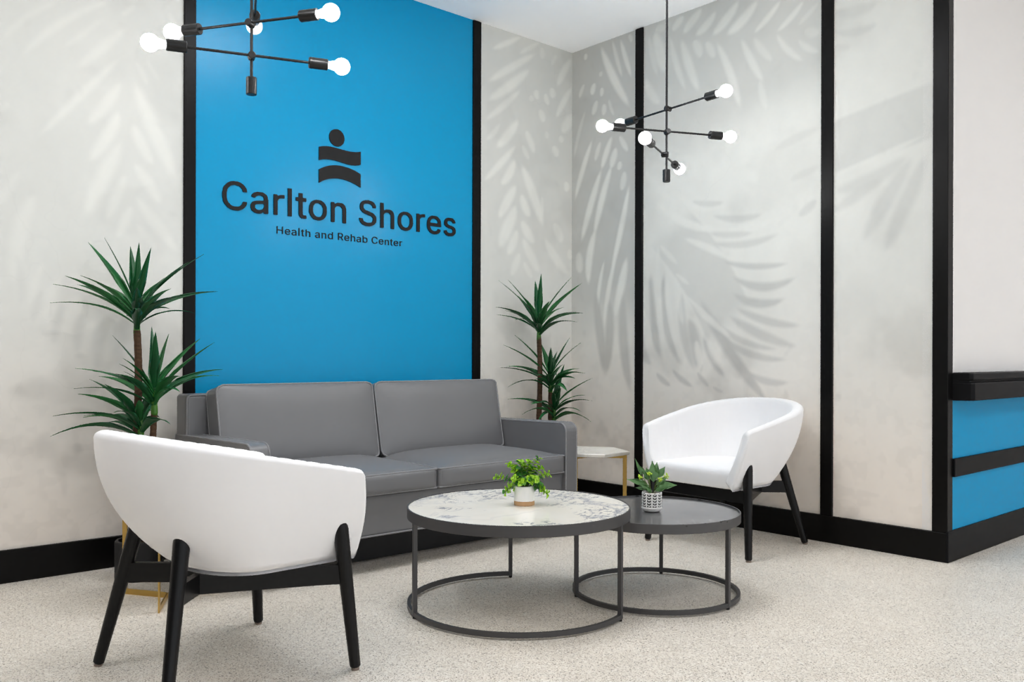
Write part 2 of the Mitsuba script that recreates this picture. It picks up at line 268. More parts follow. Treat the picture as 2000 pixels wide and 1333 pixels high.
def marble_fn(scale, strength):
    def fn(p, n, uv):
        x, y = p.x * scale, p.y * scale
        qx = fbm(x * 2.2, y * 2.2, 1.0, octaves=4) - 0.5
        qy = fbm(x * 2.2 + 31, y * 2.2, 4.0, octaves=4) - 0.5
        a = fbm(x * 3.0 + 2.2 * qx, y * 3.0 + 2.2 * qy, 8.0, octaves=5)
        vein = smoothstep(0.045, 0.0, dr.abs(a - 0.5))
        zone = smoothstep(0.41, 0.57, fbm(x * 3.1 + 23, y * 3.1 + 8, 2.0, octaves=3))
        u, t = x * 0.94 + y * 0.34, y * 0.94 - x * 0.34                     # the veining runs aslant
        b = fbm(u * 32 + 12 * qx, t * 62 + 12 * qy, 3.0, octaves=4)
        fleck = smoothstep(0.54, 0.68, b) * zone
        net = smoothstep(0.03, 0.0, dr.abs(fbm(u * 5 + 4 * qx, t * 8 + 4 * qy, 11.0, octaves=4) - 0.5)) * zone
        c = mix(mi.Color3f(*rgb(214, 211, 204)), mi.Color3f(*rgb(203, 198, 188)), fbm(x * 4, y * 4, 6.0))
        c = mix(c, mi.Color3f(*rgb(150, 152, 158)), vein * (0.12 + 0.7 * zone) * strength)
        c = mix(c, mi.Color3f(*rgb(130, 133, 142)), net * 0.6 * strength)
        return mix(c, mi.Color3f(*rgb(118, 121, 130)), fleck * 0.8 * strength)
    return fn
mat('table_marble', proc(marble_fn(1.6, 1.0)), 0.16, 0.5)
mat('side_marble', proc(marble_fn(2.2, 0.25)), 0.25, 0.5)
mat('table_metal', rgb(70, 69, 70), 0.42, 0.4, metallic=0.3)
def dark_top_fn(p, n, uv):
    a = fbm(p.x * 4, p.y * 4, 2.0, octaves=4)
    sc = smoothstep(0.5, 0.8, fbm(p.x * 5 + p.y * 4, p.y * 22 - p.x * 26, 1.0, octaves=4)) * smoothstep(0.45, 0.6, a)
    return mix(mix(mi.Color3f(*rgb(58, 59, 61)), mi.Color3f(*rgb(80, 79, 77)), a), mi.Color3f(*rgb(150, 148, 144)), sc * 0.12)
mat('table_dark_top', proc(dark_top_fn), 0.17, 0.36)
def worn_rim_fn(p, n, uv):
    ang = dr.atan2(p.y + 1.886, p.x + 1.433)
    ch = smoothstep(0.66, 0.72, noise(ang * 26, p.z * 120, 3)) * smoothstep(0.325, 0.34, p.z) * smoothstep(0.5, 0.6, noise(ang * 5, 1.0, 7))
    return mix(mi.Color3f(*rgb(76, 75, 76)), mi.Color3f(*rgb(28, 27, 27)), ch)
mat('table_worn', proc(worn_rim_fn), 0.42, 0.5, metallic=0.3)
mat('brass', rgb(196, 162, 92), 0.3, metallic=0.9)
mat('pot_black', rgb(26, 26, 28), 0.55, 0.4)
mat('soil', proc(lambda p, n, uv: mix(mi.Color3f(*rgb(50, 40, 32)), mi.Color3f(*rgb(88, 74, 58)), noise(p.x * 160, p.y * 160, p.z * 160))), 0.95, 0.1)
def bark_fn(p, n, uv):
    a = fbm(p.x * 60, p.y * 60, p.z * 120, octaves=3)
    ring = 0.5 + 0.5 * dr.sin(p.z * 330 + 5 * noise(p.x * 40, p.y * 40, p.z * 20))
    return mix(mi.Color3f(*rgb(40, 29, 22)), mi.Color3f(*rgb(98, 74, 55)), dr.clip(a * 0.8 + ring * 0.25, 0, 1))
mat('bark', proc(bark_fn), 0.85, 0.2)
def leaf_mat(name, c0, c1, freq=9.0, rough=0.4):
    mat(name, proc(lambda p, n, uv: mix(mi.Color3f(*c0), mi.Color3f(*c1), fbm(p.x * freq, p.y * freq, p.z * freq, octaves=2))), rough, 0.45)
leaf_mat('leaf_dark', rgb(10, 52, 30), rgb(24, 92, 46))
leaf_mat('leaf_mid', rgb(18, 74, 36), rgb(40, 116, 56))
leaf_mat('leaf_base', rgb(46, 96, 30), rgb(72, 122, 36))
leaf_mat('leaf_lime', rgb(120, 172, 24), rgb(164, 206, 46), 60)
leaf_mat('leaf_green', rgb(38, 98, 34), rgb(74, 142, 48), 60)
leaf_mat('leaf_sage', rgb(58, 98, 52), rgb(92, 130, 76), 40)
mat('bud', rgb(190, 220, 70), 0.5, 0.4)
mat('stem_green', rgb(84, 104, 46), 0.6, 0.3)
mat('ceramic_white', rgb(236, 234, 230), 0.3, 0.5)
mat('clay_tan', rgb(186, 148, 110), 0.7, 0.2)
mat('lamp_black', rgb(15, 15, 15), 0.35, 0.4)
mat('lamp_white', rgb(235, 235, 235), 0.5, 0.4)
mat('bulb_glass', rgb(240, 240, 240), 0.2, 0.5, two=False)

# ------------------------------------------------------------------ room shell
H, TK, BH = 3.005, 0.012, 0.138          # ceiling height, thickness of the black boards, height of the baseboard
YB = -2.449                               # face of the wall section that carries the handrail
obj('floor', box(-8, 4.6, -9, 0.12, -0.1, 0), 'terrazzo', kind='structure', label='speckled beige terrazzo floor')
obj('ceiling', box(-8, 4.6, -9, 0.12, H, H + 0.1), 'ceiling_paint', kind='structure', label='plain white ceiling')

wb = structure('wall_back', 'back wall with a blue panel between printed wallpaper panels')
obj('core', box(-8, 0.12, 0.004, 0.12, 0, H), 'white_paint', wb)
U0, U1, U2, U3 = -2.6245, -2.5673, -0.8636, -0.8035
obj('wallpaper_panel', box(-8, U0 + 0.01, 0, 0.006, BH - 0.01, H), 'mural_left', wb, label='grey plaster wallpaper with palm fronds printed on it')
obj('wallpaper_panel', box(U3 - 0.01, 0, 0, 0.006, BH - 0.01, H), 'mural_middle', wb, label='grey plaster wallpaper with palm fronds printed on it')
obj('accent_panel', box(U1 - 0.01, U2 + 0.01, 0, 0.006, BH - 0.01, H), 'accent_blue', wb, label='satin blue painted panel')
wr = structure('wall_right', 'right wall of printed wallpaper panels between black uprights')
obj('core', box(0.004, 0.12, YB + 0.004, 0, 0, H), 'white_paint', wr)
V = [(-0.5622, -0.6222), (-1.8140, -1.8800), (-2.3790, YB)]
for mt, a, b in (('mural_corner', 0.0, V[0][0] - 0.01), ('mural_wide', V[0][1] + 0.01, V[1][0] - 0.01), ('mural_narrow', V[1][1] + 0.01, V[2][0] - 0.01)):
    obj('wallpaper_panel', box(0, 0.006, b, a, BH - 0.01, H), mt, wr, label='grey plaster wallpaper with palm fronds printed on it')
wc = structure('wall_counter', 'end wall with a handrail, white above and blue below')
obj('core', box(0.0, 4.6, YB + 0.008, YB + 0.12, 0, H), 'white_paint', wc)
obj('upper_panel', box(0.03, 4.5, YB + 0.002, YB + 0.01, 0.8, H), 'white_paint', wc, label='smooth white upper wall')
obj('blue_panel', box(0.03, 4.5, YB + 0.002, YB + 0.01, 0.47, 0.82), 'counter_blue', wc)
obj('blue_panel', box(0.03, 4.5, YB + 0.002, YB + 0.01, 0.13, 0.41), 'counter_blue', wc)
obj('wall_far', box(4.5, 4.6, -9, YB + 0.1, 0, H), 'white_paint', kind='structure')
mat('unseen_wall_paint', rgb(120, 116, 112), 0.6, 0.3)  # unseen left wall, kept grey so little light comes from that side
obj('unseen_wall_left', box(-8.1, -8, -9, 0.12, 0, H), 'unseen_wall_paint', kind='structure')

# black boards: uprights and baseboards, each with a fine chamfer
for a, b in ((U0, U1), (U2, U3)):
    obj('trim_1' if a == U0 else 'trim_2', cbox(a, b, -TK, 0.003, BH, H - 0.002, 0.0025), 'black_trim', kind='structure', label='black upright board on the back wall')
for i, (a, b) in enumerate(V[:2]):
    obj(f'trim_{3 + i}', cbox(-TK, 0.003, b, a, BH, H - 0.002, 0.0025), 'black_trim', kind='structure', label='black upright board on the right wall')
obj('trim_5', cat(cbox(-TK, 0.003, YB + 0.003, V[2][0], BH, H - 0.002, 0.002), cbox(-TK, 0.045, YB - 0.001, YB + 0.012, BH, H - 0.002, 0.002)), 'black_trim', kind='structure', label='black corner board at the outer corner')
obj('trim_6', cbox(0.045, 4.5, YB - 0.012, YB + 0.004, 0.394, 0.48, 0.003), 'black_rail', kind='structure', label='black board across the blue lower wall')
obj('baseboard_back', cbox(-8, -0.001, -TK - 0.003, 0.003, 0, BH, 0.003), 'black_trim', kind='structure')
obj('baseboard_right', cbox(-TK - 0.003, 0.003, YB + 0.002, -TK - 0.004, 0, BH, 0.003), 'black_trim', kind='structure')
obj('baseboard_counter', cbox(-TK - 0.003, 4.5, YB - 0.006, YB + 0.006, 0, BH + 0.008, 0.003), 'black_rail', kind='structure')

# handrail on the end wall: lower bumper, groove, upper grip, with its bevelled end return
hr = thing('handrail', 'black wall handrail with an angled end, above the blue lower wall at the right', 'handrail')
def rail(z0, z1, dep, x0, name, r=0.008):
    y1, y0 = YB, YB - dep
    pts = [(x0, y1), (x0 + 0.022, y0 + 0.012), (x0 + 0.040, y0), (4.49, y0), (4.49, y1)]
    poly = Polygon(pts).buffer(0)
    rings = []
    for dz, ins in ((0, r), (r * 0.3, r * 0.3), (r, 0), (z1 - z0 - r, 0), (z1 - z0 - r * 0.3, r * 0.3), (z1 - z0, r)):
        q = np.array([(px + (ins if px < 1 else 0), min(py + ins, y1)) if py < y1 - 1e-6 else (px + (ins if px < 1 else 0), py) for px, py in pts])
        rings.append(np.column_stack([q, np.full(len(q), z0 + dz)]))
    obj(name, loft(rings), 'black_rail', hr)
rail(0.752, 0.838, 0.085, 0.043, 'bumper')
rail(0.834, 0.852, 0.060, 0.045, 'groove', 0.002)
rail(0.846, 0.883, 0.078, 0.043, 'grip_rail')

# ------------------------------------------------------------------ sign: logo and raised letters
sg = thing('wall_sign', 'raised black lettering and figure logo reading Carlton Shores on the blue panel', 'sign')
def on_wall(m):                    # (x, y up, z out) -> back wall
    v = m.vertices.copy()
    m = trimesh.Trimesh(np.column_stack([v[:, 0], -v[:, 2], v[:, 1]]), m.faces.copy(), process=False)
    m.fix_normals()
    return m
dot = trimesh.creation.extrude_polygon(shapely.Point(-1.801, 2.126).buffer(0.046, 40), 0.006, engine='earcut')
obj('logo_dot', on_wall(dot), 'sign_black', sg)
def spl(pts, n=40):
    from scipy.interpolate import CubicSpline
    p = np.array(pts); x = np.linspace(p[0, 0], p[-1, 0], n)
    return np.column_stack([x, CubicSpline(p[:, 0], p[:, 1])(x)])
for top, bot in (([(-1.908, 2.061), (-1.87, 2.070), (-1.803, 2.0705), (-1.726, 2.065), (-1.688, 2.067), (-1.653, 2.075)],
                  [(-1.908, 1.991), (-1.861, 2.002), (-1.794, 2.001), (-1.726, 1.993), (-1.683, 1.995), (-1.653, 2.003)]),
                 ([(-1.908, 1.941), (-1.861, 1.965), (-1.811, 1.977), (-1.752, 1.977), (-1.705, 1.969), (-1.653, 1.951)],
                  [(-1.908, 1.870), (-1.861, 1.895), (-1.811, 1.907), (-1.752, 1.907), (-1.704, 1.897), (-1.653, 1.878)])):
    poly = Polygon(np.vstack([spl(top), spl(bot)[::-1]]))
    obj('logo_wave', on_wall(trimesh.creation.extrude_polygon(poly, 0.006, engine='earcut')), 'sign_black', sg)
def glyph(ch, cap, weight, depth):
    """one cut-out letter, its strokes thickened by weight metres on each side"""
    m = meshkit.text_mesh(ch, cap, depth, False)
    if ch == 'l':                                                # a plain upright stroke
        x = m.bounds[0, 0]
        return trimesh.creation.extrude_polygon(shapely.box(x - weight, 0, x + 0.128 * cap + weight, 1.04 * cap), depth, engine='earcut')
    sec = m.section(plane_origin=(0, 0, depth / 2), plane_normal=(0, 0, 1))
    polys = [Polygon(np.asarray(q)[:, :2]) for q in sec.discrete]
    polys.sort(key=lambda q: -q.area)
    shape = Polygon()
    for q in polys:
        shape = shape.symmetric_difference(q)
    shape = shape.buffer(weight + 0.03 * cap).buffer(-0.03 * cap).buffer(-0.012 * cap).buffer(0.012 * cap).simplify(0.004 * cap)
    return trimesh.util.concatenate([trimesh.creation.extrude_polygon(g, depth, engine='earcut') for g in getattr(shape, 'geoms', [shape])])
def lettering(text, x0, x1, base, cap, weight, depth, sx, name):
    full = meshkit.text_mesh(text, cap, depth, False)
    tot = full.bounds[1, 0] - full.bounds[0, 0]
    track = ((x1 - x0) - tot * sx) / (len(text) - 1)
    made = {}
    for i, ch in enumerate(text):
        if ch == ' ':
            continue
        if ch not in made:
            made[ch] = (glyph(ch, cap, weight, depth), meshkit.text_mesh(ch, cap, depth, False).bounds[1, 0])
        g, edge = made[ch]
        right = meshkit.text_mesh(text[:i + 1], cap, depth, False).bounds[1, 0]
        v = g.vertices + (right - edge - full.bounds[0, 0], 0, 0)
        v[:, 0] *= sx
        v += (x0 + i * track, base, 0)
        obj(name, on_wall(trimesh.Trimesh(v, g.faces, process=False)), 'sign_black', sg)
lettering('Carlton Shores', -2.433, -0.995, 1.675, 0.137, 0.0011, 0.006, 1.08, 'letter')
lettering('Health and Rehab Center', -2.147, -1.377, 1.579, 0.038, -0.0003, 0.004, 1.18, 'small_letter')
# ------------------------------------------------------------------ sofa
X0, X1 = -2.699, -0.871
AW, YF, YR = 0.085, -0.90, -0.11
sofa = thing('sofa', 'grey two-seat sofa with piped cushions below the blue panel', 'sofa')
def cushion(w, d, h, crown_top, crown_bot, r, crown_front=0.0, n=26, soft=0.0, rp=0.015):
    """piped box cushion centred on the origin (w x, d y, h z), returns (body, piping loops)"""
    g = []
    lin = np.sign(np.linspace(-1, 1, n)) * np.abs(np.linspace(-1, 1, n)) ** 0.8
    A, B = np.meshgrid(lin, lin, indexing='ij')
    one = np.ones_like(A)
    faces, verts = [], []
    for axis in range(3):
        for s in (-1, 1):
            c = [None] * 3
            c[axis], c[(axis + 1) % 3], c[(axis + 2) % 3] = s * one, A, B
            off = sum(map(len, verts))
            verts.append(np.stack(c, -1).reshape(-1, 3))
            i, j = np.meshgrid(np.arange(n - 1), np.arange(n - 1), indexing='ij')
            a = off + i * n + j
            q = np.stack([a, a + n, a + n + 1, a + 1], -1).reshape(-1, 4)
            if s < 0:
                q = q[:, ::-1]
            faces.append(q)
    v, q = np.vstack(verts), np.vstack(faces)
    half = np.array([w, d, h]) / 2
    def shape(c):
        p = c * half
        lim = half[:2] - rp                                   # corners of the plan
        in2 = np.clip(p[:, :2], -lim, lim)
        e2 = p[:, :2] - in2
        L2 = np.linalg.norm(e2, axis=1, keepdims=True)
        p[:, :2] = in2 + np.where(L2 > 1e-9, e2 / np.maximum(L2, 1e-9) * np.abs(e2).max(1, keepdims=True), 0)
        inner = np.clip(p, -(half - r), half - r)
        e = p - inner
        L = np.linalg.norm(e, axis=1, keepdims=True)
        m = np.abs(e).max(1, keepdims=True)
        p = inner + np.where(L > 1e-9, e / np.maximum(L, 1e-9) * m, 0)
        wgt = np.clip(1 - c[:, 0] ** 4, 0, 1) * np.clip(1 - c[:, 1] ** 4, 0, 1)
        p[:, 2] += np.where(c[:, 2] > 0, crown_top, -crown_bot) * wgt * np.abs(c[:, 2])
        p[:, 1] -= crown_front * np.clip(1 - c[:, 0] ** 4, 0, 1) * np.clip(1 - c[:, 2] ** 4, 0, 1) * (c[:, 1] < -0.5)
        if soft:
            p[:, 2] += soft * (meshkit.noise(p * 5, 3) - 0.5)
        return p
    m = trimesh.Trimesh(shape(v), np.vstack([q[:, [0, 1, 2]], q[:, [0, 2, 3]]]), process=False)
    m.merge_vertices(); m.fix_normals()
    loops = []
    t = np.linspace(-1, 1, 26)
    rc = 0.995
    for zz in (-1, 1):
        sq = np.vstack([np.column_stack([t * rc, -np.ones(26)]), np.column_stack([np.ones(26), t * rc]), np.column_stack([-t * rc, np.ones(26)]), np.column_stack([-np.ones(26), -t * rc])])
        c = np.column_stack([sq, np.full(len(sq), zz)])
        loops.append(shape(c))
    return m, loops
def place(p, R, loc):
    return np.asarray(p) @ R.T + np.asarray(loc)
def rotx(a):
    c, s = math.cos(a), math.sin(a)
    return np.array([[1, 0, 0], [0, c, -s], [0, s, c]])

# back frame and base
bf = obj('back_frame', rbox(X0 + 0.002, X1 - 0.002, -0.235, YR, 0.16, 0.778, 0.018), 'sofa_grey', sofa, smooth=40)
def rect_loop(x0, x1, z0, z1, y, rc=0.02):
    p = Polygon([(x0, z0), (x1, z0), (x1, z1), (x0, z1)]).buffer(-rc).buffer(rc, 6)
    q = np.array(LineString(p.exterior.coords).segmentize(0.05).coords)[:-1]
    return np.column_stack([q[:, 0], np.full(len(q), y), q[:, 1]])
obj('piping', tube(rect_loop(X0 + 0.006, X1 - 0.006, 0.2, 0.774, -0.233), 0.0045, 8, True), 'sofa_piping_lit', bf, smooth=True)
base = obj('base', rbox(X0 + AW - 0.01, X1 - AW + 0.01, YF + 0.025, -0.2, 0.163, 0.345, 0.012), 'sofa_grey', sofa, smooth=40)
obj('piping', tube([(X0 + 0.01, YF + 0.02, 0.166), (X1 - 0.01, YF + 0.02, 0.166)], 0.0045, 8), 'sofa_piping_lit', base, smooth=True)
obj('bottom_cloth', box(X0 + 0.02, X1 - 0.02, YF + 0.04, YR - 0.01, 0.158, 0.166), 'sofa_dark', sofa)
# arms: side profile in y, z with the rounded front top corner
for s, (xa, xb) in enumerate(((X0, X0 + AW), (X1 - AW, X1))):
    prof = Polygon([(YF, 0.163), (YR, 0.163), (YR, 0.592), (YF, 0.604)])
    prof = prof.buffer(-0.045).buffer(0.045, 10).union(Polygon([(YF, 0.163), (YR, 0.163), (YR, 0.592), (-0.5, 0.597), (-0.5, 0.4), (YF, 0.4)]))
    rings = []
    e = 0.007
    for x, ins in ((xa, e), (xa + e * 0.3, e * 0.3), (xa + e, 0), (xb - e, 0), (xb - e * 0.3, e * 0.3), (xb, e)):
        g = prof.buffer(-ins) if ins else prof
        L = LineString(g.exterior.coords)
        # the same number of points on every ring, started at the lower front
        q = np.array([L.interpolate(t, normalized=True).coords[0] for t in np.linspace(0, 1, 160, endpoint=False)])
        k = np.argmin(np.hypot(q[:, 0] - YF, q[:, 1] - 0.163)); q = np.roll(q, -k, 0)
        rings.append(np.column_stack([np.full(len(q), x), q]))
    arm = obj('arm', loft(rings), 'sofa_grey', sofa, smooth=35)
    for x in (xa + 0.004, xb - 0.004):
        L = LineString(prof.buffer(-0.002).exterior.coords).segmentize(0.02)
        q = np.array(L.coords)[:-1]
        obj('piping', tube(np.column_stack([np.full(len(q), x), q]), 0.005, 8, True), 'sofa_piping_lit', arm, smooth=True)
XM = (X0 + X1) / 2
XI0, XI1 = X0 + AW + 0.004, X1 - AW - 0.004
for i, (a, b) in enumerate(((XI0, XM - 0.002), (XM + 0.002, XI1))):
    w = b - a
    # seat cushion
    m, loops = cushion(w, 0.66, 0.092, 0.036, 0.018, 0.012, 0.010, soft=0.008)
    loc = ((a + b) / 2, (YF - 0.004 - 0.24) / 1 + 0.245 + 0.33 - 0.003, 0.393)
    loc = ((a + b) / 2, YF - 0.004 + 0.33, 0.393)
    m.vertices = place(m.vertices, np.eye(3), loc)
    sc_ = obj('seat_cushion', m, 'sofa_grey', sofa, smooth=50)
    for lp in loops:
        obj('piping', tube(place(lp, np.eye(3), loc), 0.0047, 8, True), 'sofa_piping_lit', sc_, smooth=True)
    # back cushion: built lying (its face is +z), then stood up leaning back
    m, loops = cushion(w - 0.004, 0.39, 0.118, 0.030, 0.012, 0.012, 0.0, soft=0.006, rp=0.045)
    lean = D(12)
    R = rotx(math.pi / 2 - lean) @ np.diag([1, 1, 1.0])
    loc = ((a + b) / 2, -0.325, 0.622)
    m.vertices = place(m.vertices, R, loc)
    bc = obj('back_cushion', m, 'sofa_grey', sofa, smooth=50)
    for lp in loops:
        obj('piping', tube(place(lp, R, loc), 0.0047, 8, True), 'sofa_piping_lit', bc, smooth=True)
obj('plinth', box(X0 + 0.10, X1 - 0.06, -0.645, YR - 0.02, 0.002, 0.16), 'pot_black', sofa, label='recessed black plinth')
for x in (X0 + 0.065, X1 - 0.065):
    for y in (YF + 0.16,):
        f = lathe([(0.016, 0), (0.018, 0.003), (0.026, 0.155), (0.026, 0.165)], 20)
        f.apply_translation((x, y, 0))
        obj('foot', f, 'sofa_dark', sofa, smooth=30)

# ------------------------------------------------------------------ tub armchairs
def chair_shell():
    """u forward from the front legs, v to the chair's left, z up"""
    ZB, UF = 0.325, 0.020
    def q(x): return 1 - (1 - np.clip(x, 0, 1)) ** 2.4
    def lerp(a, b, t): return a + (b - a) * t
    NS, ss = 150, np.linspace(0, 1, 151)
    def outline(sv, x):
        """outer plan point and outward normal for path parameter sv in 0..1 (left arm front to right arm front), height fraction x"""
        k = q(x)
        kf = 1 - (1 - min(max(x, 0), 1)) ** 1.7
        uc, wm, wf, b = lerp(-0.235, -0.285, k), lerp(0.238, 0.345, kf), lerp(0.245, 0.328, kf), lerp(0.175, 0.348, k)
        fr = 0.27
        if sv < fr or sv > 1 - fr:
            t = (sv if sv < fr else 1 - sv) / fr
            uf = UF + 0.006 * math.sin(math.pi * min(max(x, 0), 1)) + 0.015 - 0.022 * x
            return np.array([lerp(uf, uc, t), lerp(wf, wm, 1 - (1 - t) ** 1.7) * (1 if sv < 0.5 else -1)])
        a = math.pi / 2 + (sv - fr) / (1 - 2 * fr) * math.pi
        e = 0.92                                    # a little squarer than an ellipse
        c, s = math.cos(a), math.sin(a)
        return np.array([uc + b * math.copysign(abs(c) ** e, c), wm * math.copysign(abs(s) ** e, s)])
    def rim_z(u):
        return 0.607 + 0.128 * np.clip((0.01 - u) / 0.64, 0, 1) ** 0.95
    rings = []
    arc = 0.0
    prev = None
    for sv in ss:
        top = outline(sv, 1.0)
        if prev is not None:
            arc += np.linalg.norm(top - prev)
        prev = top
        d = outline(min(sv + 1e-3, 1), 1.0) - outline(max(sv - 1e-3, 0), 1.0)
        nrm = np.array([d[1], -d[0]]); nrm /= np.linalg.norm(nrm)
        if nrm @ (top - np.array([-0.25, 0])) < 0:
            nrm = -nrm
        zr = rim_z(top[0])
        tuft = abs(math.sin(math.pi * arc / 0.046)) ** 0.6
        th = 0.040 + 0.022 * math.sin(math.pi * sv) ** 2
        ring = []
        for x in np.linspace(0.0, 0.95, 18) ** 0.9:                              # outside, upward
            p = outline(sv, x)
            z = ZB + (zr - ZB) * x
            if x < 0.03:
                p = p - nrm * 0.002
            ring.append((p[0], p[1], z + (0.0 if x > 0.02 else -0.004)))
        po = outline(sv, 0.97)
        for a in np.linspace(0.15, 0.85, 8) * math.pi:                            # rounded rim
            cen = po - nrm * th / 2
            ring.append((*(cen + nrm * math.cos(a) * th / 2), zr - 0.018 + math.sin(a) * 0.020 + 0.0022 * (tuft - 1) * math.sin(a)))
        for x in np.linspace(0.93, 0.12, 14):                                     # inside, downward
            p = outline(sv, x) - nrm * (th + 0.022 * (1 - x) - 0.0025 * (tuft - 0.6) * min(1, (1 - x) * 6))
            ring.append((p[0], p[1], ZB + (zr - ZB) * x))
        rings.append(ring)
    rings = np.array(rings)
    def cap(r, sgn):                                                              # softly rounded arm fronts
        c = r.mean(0)
        out = []
        for f, du in ((0.985, 0.003), (0.93, 0.008), (0.80, 0.012), (0.4, 0.014)):
            k = c + (r - c) * np.array([1, f, 0.6 + 0.4 * f]) if False else c + (r - c) * f
            k = k.copy(); k[:, 0] = r[:, 0] + du
            out.append(k)
        return out
    c0, c1 = cap(rings[0], 1), cap(rings[-1], 1)
    return loft(np.array(c0[::-1] + list(rings) + c1))

def chair_seat():
    # plan of the seat: inside the shell, straight front
    th = np.linspace(math.pi / 2, 3 * math.pi / 2, 40)
    def plan(uc, w, b, wf, uf):
        back = np.column_stack([uc + b * np.cos(th), w * np.sin(th)])
        s = np.linspace(0, 1, 14)[1:]
        rr = 0.03
        right = np.column_stack([uc + (uf - rr - uc) * s, -(w + (wf - w) * s)])
        cr = np.column_stack([uf - rr + rr * np.sin(np.linspace(0, math.pi / 2, 6))[1:], -(wf - rr + rr * np.cos(np.linspace(0, math.pi / 2, 6))[1:])])
        front = np.column_stack([np.full(19, uf), np.linspace(-(wf - rr), wf - rr, 19)])[1:-1]
        left = right[::-1] * [1, -1]
        return np.vstack([back, right, cr, front, cr[::-1] * [1, -1], left])
    lo = plan(-0.235, 0.205, 0.150, 0.222, 0.018)
    hi = plan(-0.25, 0.262, 0.238, 0.262, 0.034)
    rings = []
    def ring(k, z, f, crown=0.0):
        p = lo + (hi - lo) * k
        c = np.array([-0.16, 0.0])
        q = c + (p - c) * f
        zz = z + crown * (1 - np.clip(((q - c) ** 2).sum(1) / 0.07, 0, 1))
        return np.column_stack([q, zz])
    for k, z, f in ((0, 0.328, 0.0), (0, 0.326, 0.9), (0.0, 0.327, 0.98), (0.08, 0.332, 1.0), (0.5, 0.365, 1.01), (0.8, 0.390, 1.005), (0.95, 0.404, 0.985), (1, 0.414, 0.955), (1, 0.421, 0.90), (1, 0.426, 0.80), (1, 0.430, 0.6), (1, 0.433, 0.3), (1, 0.434, 0.02)):
        rings.append(ring(k, z, max(f, 0.02)))
    return loft(np.array(rings))

SHELL, SEAT = chair_shell(), chair_seat()
def taper(p0, p1, r0, r1, cut=None):
    """round tapering leg with eased ends"""
    p0, p1 = np.array(p0), np.array(p1)
    L = np.linalg.norm(p1 - p0)
    m = lathe([(r0 * 0.75, 0), (r0 * 0.97, 0.004), (r0, 0.010), (r1, L - 0.03), (r1 * 0.93, L - 0.012), (r1 * 0.65, L - 0.003), (r1 * 0.2, L)], 24)
    m.apply_transform(trimesh.geometry.align_vectors([0, 0, 1], (p1 - p0) / L)); m.apply_translation(p0)
    return m
def armchair(label, mid, fwd):
    fwd = np.array([*fwd, 0.0]); fwd /= np.linalg.norm(fwd)
    lat = np.array([-fwd[1], fwd[0], 0])
    M = np.eye(4); M[:3, 0], M[:3, 1], M[:3, 3] = fwd, lat, (*mid, 0)
    k = thing('armchair', label, 'armchair')
    def add(name, m, mt, parent=None, smooth=30):
        m = m.copy(); m.apply_transform(M)
        return obj(name, m, mt, parent or k, smooth=smooth)
    add('shell', SHELL, 'chair_white', smooth=50)
    add('seat', SEAT, 'chair_white', smooth=50)
    feet = []
    for s in (1, -1):
        for f, t in (((0.0, 0.308), (-0.036, 0.276)), ((-0.556, 0.258), (-0.476, 0.166))):
            z1 = 0.455 if f[0] == 0 else 0.425
            k_ = 1.0 if f[0] == 0 else 1.08                                              # the upper end runs on inside the upholstery
            t = (f[0] + (t[0] - f[0]) * k_, f[1] + (t[1] - f[1]) * k_); z1 *= k_
            lg = add('leg', taper((f[0], s * f[1], 0.008), (t[0], s * t[1], z1), 0.0165, 0.0235), 'chair_black')
            g = lathe([(0.012, 0), (0.0125, 0.002), (0.012, 0.010)], 16); g.apply_translation((f[0], s * f[1], 0))
            add('glide', g, 'glide', lg)
    z0, z1 = 0.262, 0.322
    front = LineString([(-0.022, 0.285), (-0.022, -0.285)]).buffer(0.011, cap_style=2)
    add('rail', prism(front, z0 + 0.005, z1), 'chair_black')
    for s in (1, -1):
        path = LineString([(-0.02, s * 0.288), (-0.09, s * 0.245), (-0.40, s * 0.095), (-0.508, s * 0.198)])
        add('side_rail', prism(path.buffer(0.011, cap_style=2, join_style=2), z0, z1 - 0.002), 'chair_black')
    return k
armchair('nearer white tub armchair, back to the camera, on black legs left of the marble table', (-2.803, -1.525), (0.999, 0.036))
armchair('farther white tub armchair showing its seat, on black legs against the right wall', (-0.6805, -1.525), (-0.9995, 0.0305))

